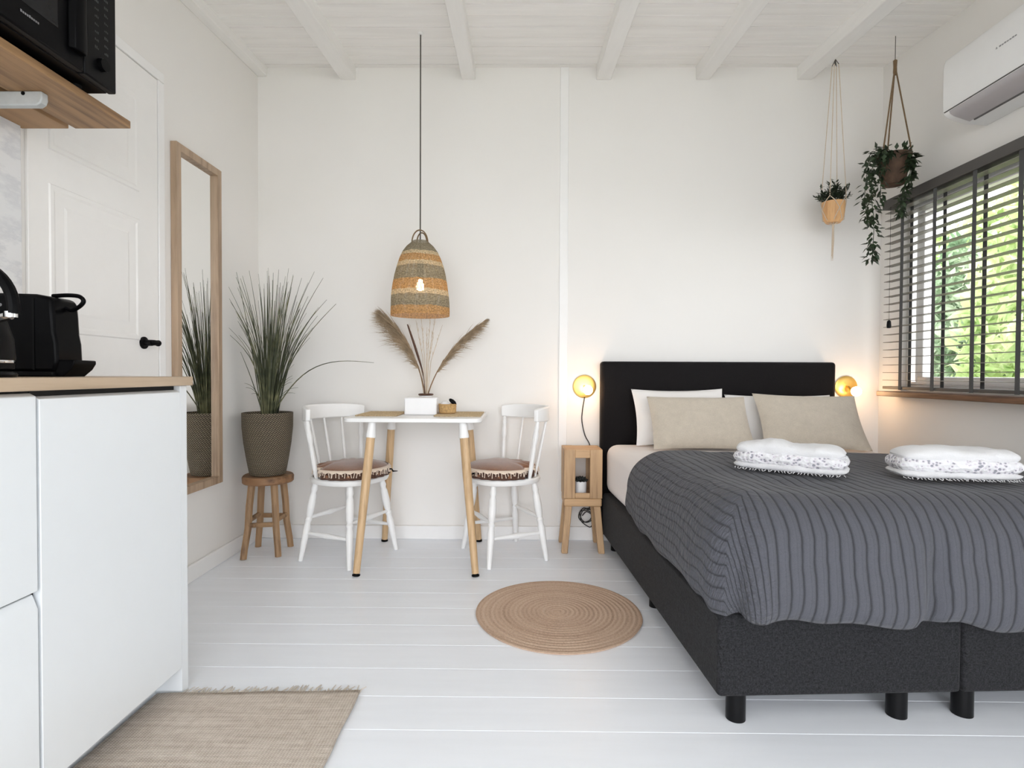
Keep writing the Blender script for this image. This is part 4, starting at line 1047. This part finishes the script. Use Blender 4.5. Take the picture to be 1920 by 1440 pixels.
tube(bm, [(HX, HY, kz - .012), (HX, HY, kz), (HX, HY, kz + .03), (HX, HY, kz + .06), (HX, HY, kz + .066)], [.006, .0095, .0085, .010, .004], 10)
obj('cord_hanger', bm, JROPE, hp)
bm = BM(); tube(bm, [(HX, HY, kz + .06), (HX, HY, zc(HY) + .002)], .0016, 6); obj('hook_wire', bm, GREYCORD, hp)
bm = BM(); rr = random.Random(33)
def vine(pts, nleaf, L=.034, spread=.035, taper=True):
    P = smooth_path(pts, 8); tube(bm, P, .0017, 5)
    for i in range(nleaf):
        t = rr.random() ** .8; p = P[int(t * (len(P) - 1))]
        d = Vector((rr.uniform(-1, 1), rr.uniform(-1, .8), rr.uniform(-.9, .5))).normalized(); k = spread * (1 - .55 * t) if taper else spread
        q = p + d * rr.uniform(.2, 1) * k; leaf(bm, q, Vector((d.x * .7, d.y * .5, d.z - .5)), L * rr.uniform(.75, 1.2), L * .34)
vine([(HX - .05, HY - .03, 2.05), (HX - .10, HY - .05, 2.07), (HX - .135, HY - .05, 1.99), (HX - .14, HY - .05, 1.85), (HX - .125, HY - .05, 1.72), (HX - .128, HY - .05, 1.60), (HX - .132, HY - .05, 1.525)], 160, .036, .045)
vine([(HX - .05, HY, 2.05), (HX - .11, HY, 2.08), (HX - .15, HY - .03, 1.97), (HX - .16, HY - .03, 1.84), (HX - .145, HY - .03, 1.72)], 90, .036, .036)
vine([(HX - .04, HY - .05, 2.05), (HX - .09, HY - .08, 2.06), (HX - .11, HY - .08, 1.95), (HX - .115, HY - .08, 1.80)], 70, .036, .036)
vine([(HX + .02, HY - .05, 2.05), (HX + .022, HY - .088, 2.03), (HX + .025, HY - .085, 1.94), (HX - .005, HY - .085, 1.85), (HX - .02, HY - .085, 1.735)], 130, .034, .03)
vine([(HX + .03, HY - .03, 2.05), (HX + .04, HY - .08, 2.02), (HX + .03, HY - .08, 1.92), (HX + .0, HY - .085, 1.80)], 50, .034, .022)
for i in range(34):
    a = rr.uniform(0, 2 * PI); p = Vector((HX + .06 * math.cos(a), HY + .06 * math.sin(a), 2.055)); leaf(bm, p + Vector((0, 0, rr.uniform(0, .03))), Vector((math.cos(a) * .5, math.sin(a) * .5, 1)), .034, .010)
obj('foliage', bm, LEAFD, hp)

GX, GY = 1.663, 3.02
h2 = thing('hanging_succulent', 'leafy plant in a peach pot hanging in white macrame', 'hanging plant', (GX, GY, 1.75))
bm = BM(); lathe(bm, [(0, 1.752), (.034, 1.753), (.046, 1.768), (.054, 1.81), (.056, 1.862), (.050, 1.862), (.048, 1.85), (0, 1.848)], 32, (GX, GY, 0)); obj('pot', bm, POTO, h2)
bm = BM(); zt = zc(GY) - .09
for k in range(4):
    a = rad(45 + 90 * k); a2 = a + rad(45); a3 = a - rad(45)
    e = Vector((GX + .060 * math.cos(a), GY + .060 * math.sin(a), 1.885)); top = Vector((GX + .016 * math.cos(a), GY + .016 * math.sin(a), zt))
    tube(bm, [e, top], .0021, 5)
    for aa in (a2, a3): tube(bm, [e, (GX + .0595 * math.cos((a + aa) / 2), GY + .0595 * math.sin((a + aa) / 2), 1.86), (GX + .0585 * math.cos(aa), GY + .0585 * math.sin(aa), 1.82), (GX + .050 * math.cos((a + aa) / 2), GY + .050 * math.sin((a + aa) / 2), 1.768), (GX, GY, 1.742)], .0021, 5)
for k in range(9):
    a = rad(40 * k); tube(bm, [(GX + .003 * math.cos(a), GY + .003 * math.sin(a), 1.745), (GX + .005 * math.cos(a), GY + .005 * math.sin(a), 1.66), (GX + .004 * math.cos(a) - .003, GY + .004 * math.sin(a), 1.555 + .012 * (k % 3))], [.0018, .0014, .0008], 4)
tube(bm, [(GX, GY, 1.75), (GX, GY, 1.73)], .006, 8)
obj('macrame_hanger', bm, WROPE, h2)
bm = BM(); tube(bm, [(GX, GY, zt), (GX, GY, zc(GY) + .002)], .0022, 6); 
for k in range(4):
    a = rad(45 + 90 * k); tube(bm, [(GX + .016 * math.cos(a), GY + .016 * math.sin(a), zt), (GX, GY, zt + .03)], .002, 5)
obj('hook', bm, GREYCORD, h2)
bm = BM(); rr = random.Random(41)
for i in range(52):
    a = rr.uniform(0, 2 * PI); s = rr.random() ** .6; b = Vector((GX + .035 * s * math.cos(a), GY + .035 * s * math.sin(a), 1.85)); e = Vector((GX + .085 * s * math.cos(a), GY + min(.085 * s * math.sin(a), .1), 1.85 + rr.uniform(.04, .115) * (1.1 - .4 * s)))
    if i < 4: e = Vector((GX - .105 + .01 * i, GY - .02, 1.87 + .012 * i)); 
    tube(bm, [b, b.lerp(e, .5) + Vector((0, 0, .015)), e], [.002, .0016, .001], 4)
    for k in range(9):
        p = b.lerp(e, rr.uniform(.25, 1)) + Vector((0, 0, .008)); leaf(bm, p, Vector((rr.uniform(-1, 1), rr.uniform(-1, 1), rr.uniform(-.1, 1))), rr.uniform(.02, .032), .0055)
obj('foliage', bm, LEAFS, h2)

# ------------------------------------------------------------------ light
w = bpy.data.worlds.new('overcast_sky'); SC.world = w; w.use_nodes = True
nt = w.node_tree; bg = nt.nodes['Background']
bg.inputs['Color'].default_value = (.93, .95, 1.0, 1); bg.inputs['Strength'].default_value = 6.4
def portal(name, loc, rot, sx, sy):
    l = bpy.data.lights.new(name, 'AREA'); l.shape = 'RECTANGLE'; l.size = sx; l.size_y = sy; l.cycles.is_portal = True
    o = bpy.data.objects.new(name, l); COL.objects.link(o); o.location = loc; o.rotation_euler = rot; return o
portal('daylight_added_opening', ((OX0 + OX1) / 2, YF - .06, OZ1 / 2), (rad(90), 0, 0), OX1 - OX0, OZ1)  # portal at the added opening behind the viewer
portal('daylight_window', (XO + .02, (WY0 + WY1) / 2, (WZ0 + WZ1) / 2), (rad(90), 0, rad(90)), WY1 - WY0, WZ1 - WZ0)

# ------------------------------------------------------------------ camera
cd = bpy.data.cameras.new('camera'); cam = bpy.data.objects.new('camera', cd); COL.objects.link(cam); SC.camera = cam
cd.sensor_fit = 'HORIZONTAL'; cd.sensor_width = 36; cd.lens = 1062 * 36 / 1920; cd.clip_start = .02
cam.matrix_world = Matrix.Translation((0, 0, .95)) @ Matrix.Rotation(rad(.54), 4, 'Z') @ Matrix.Rotation(rad(90 - 1.025), 4, 'X') @ Matrix.Rotation(rad(.25), 4, 'Z')
vs = SC.view_settings; SC.display_settings.display_device = 'sRGB'
vs.view_transform = 'Standard'; vs.look = 'None'; vs.gamma = 1; vs.use_curve_mapping = False; vs.exposure = -0.03
SC.cycles.max_bounces = 12; SC.cycles.diffuse_bounces = 9; SC.cycles.transparent_max_bounces = 16
SC.cycles.use_denoising = True
SC.cycles.sample_clamp_indirect = 8
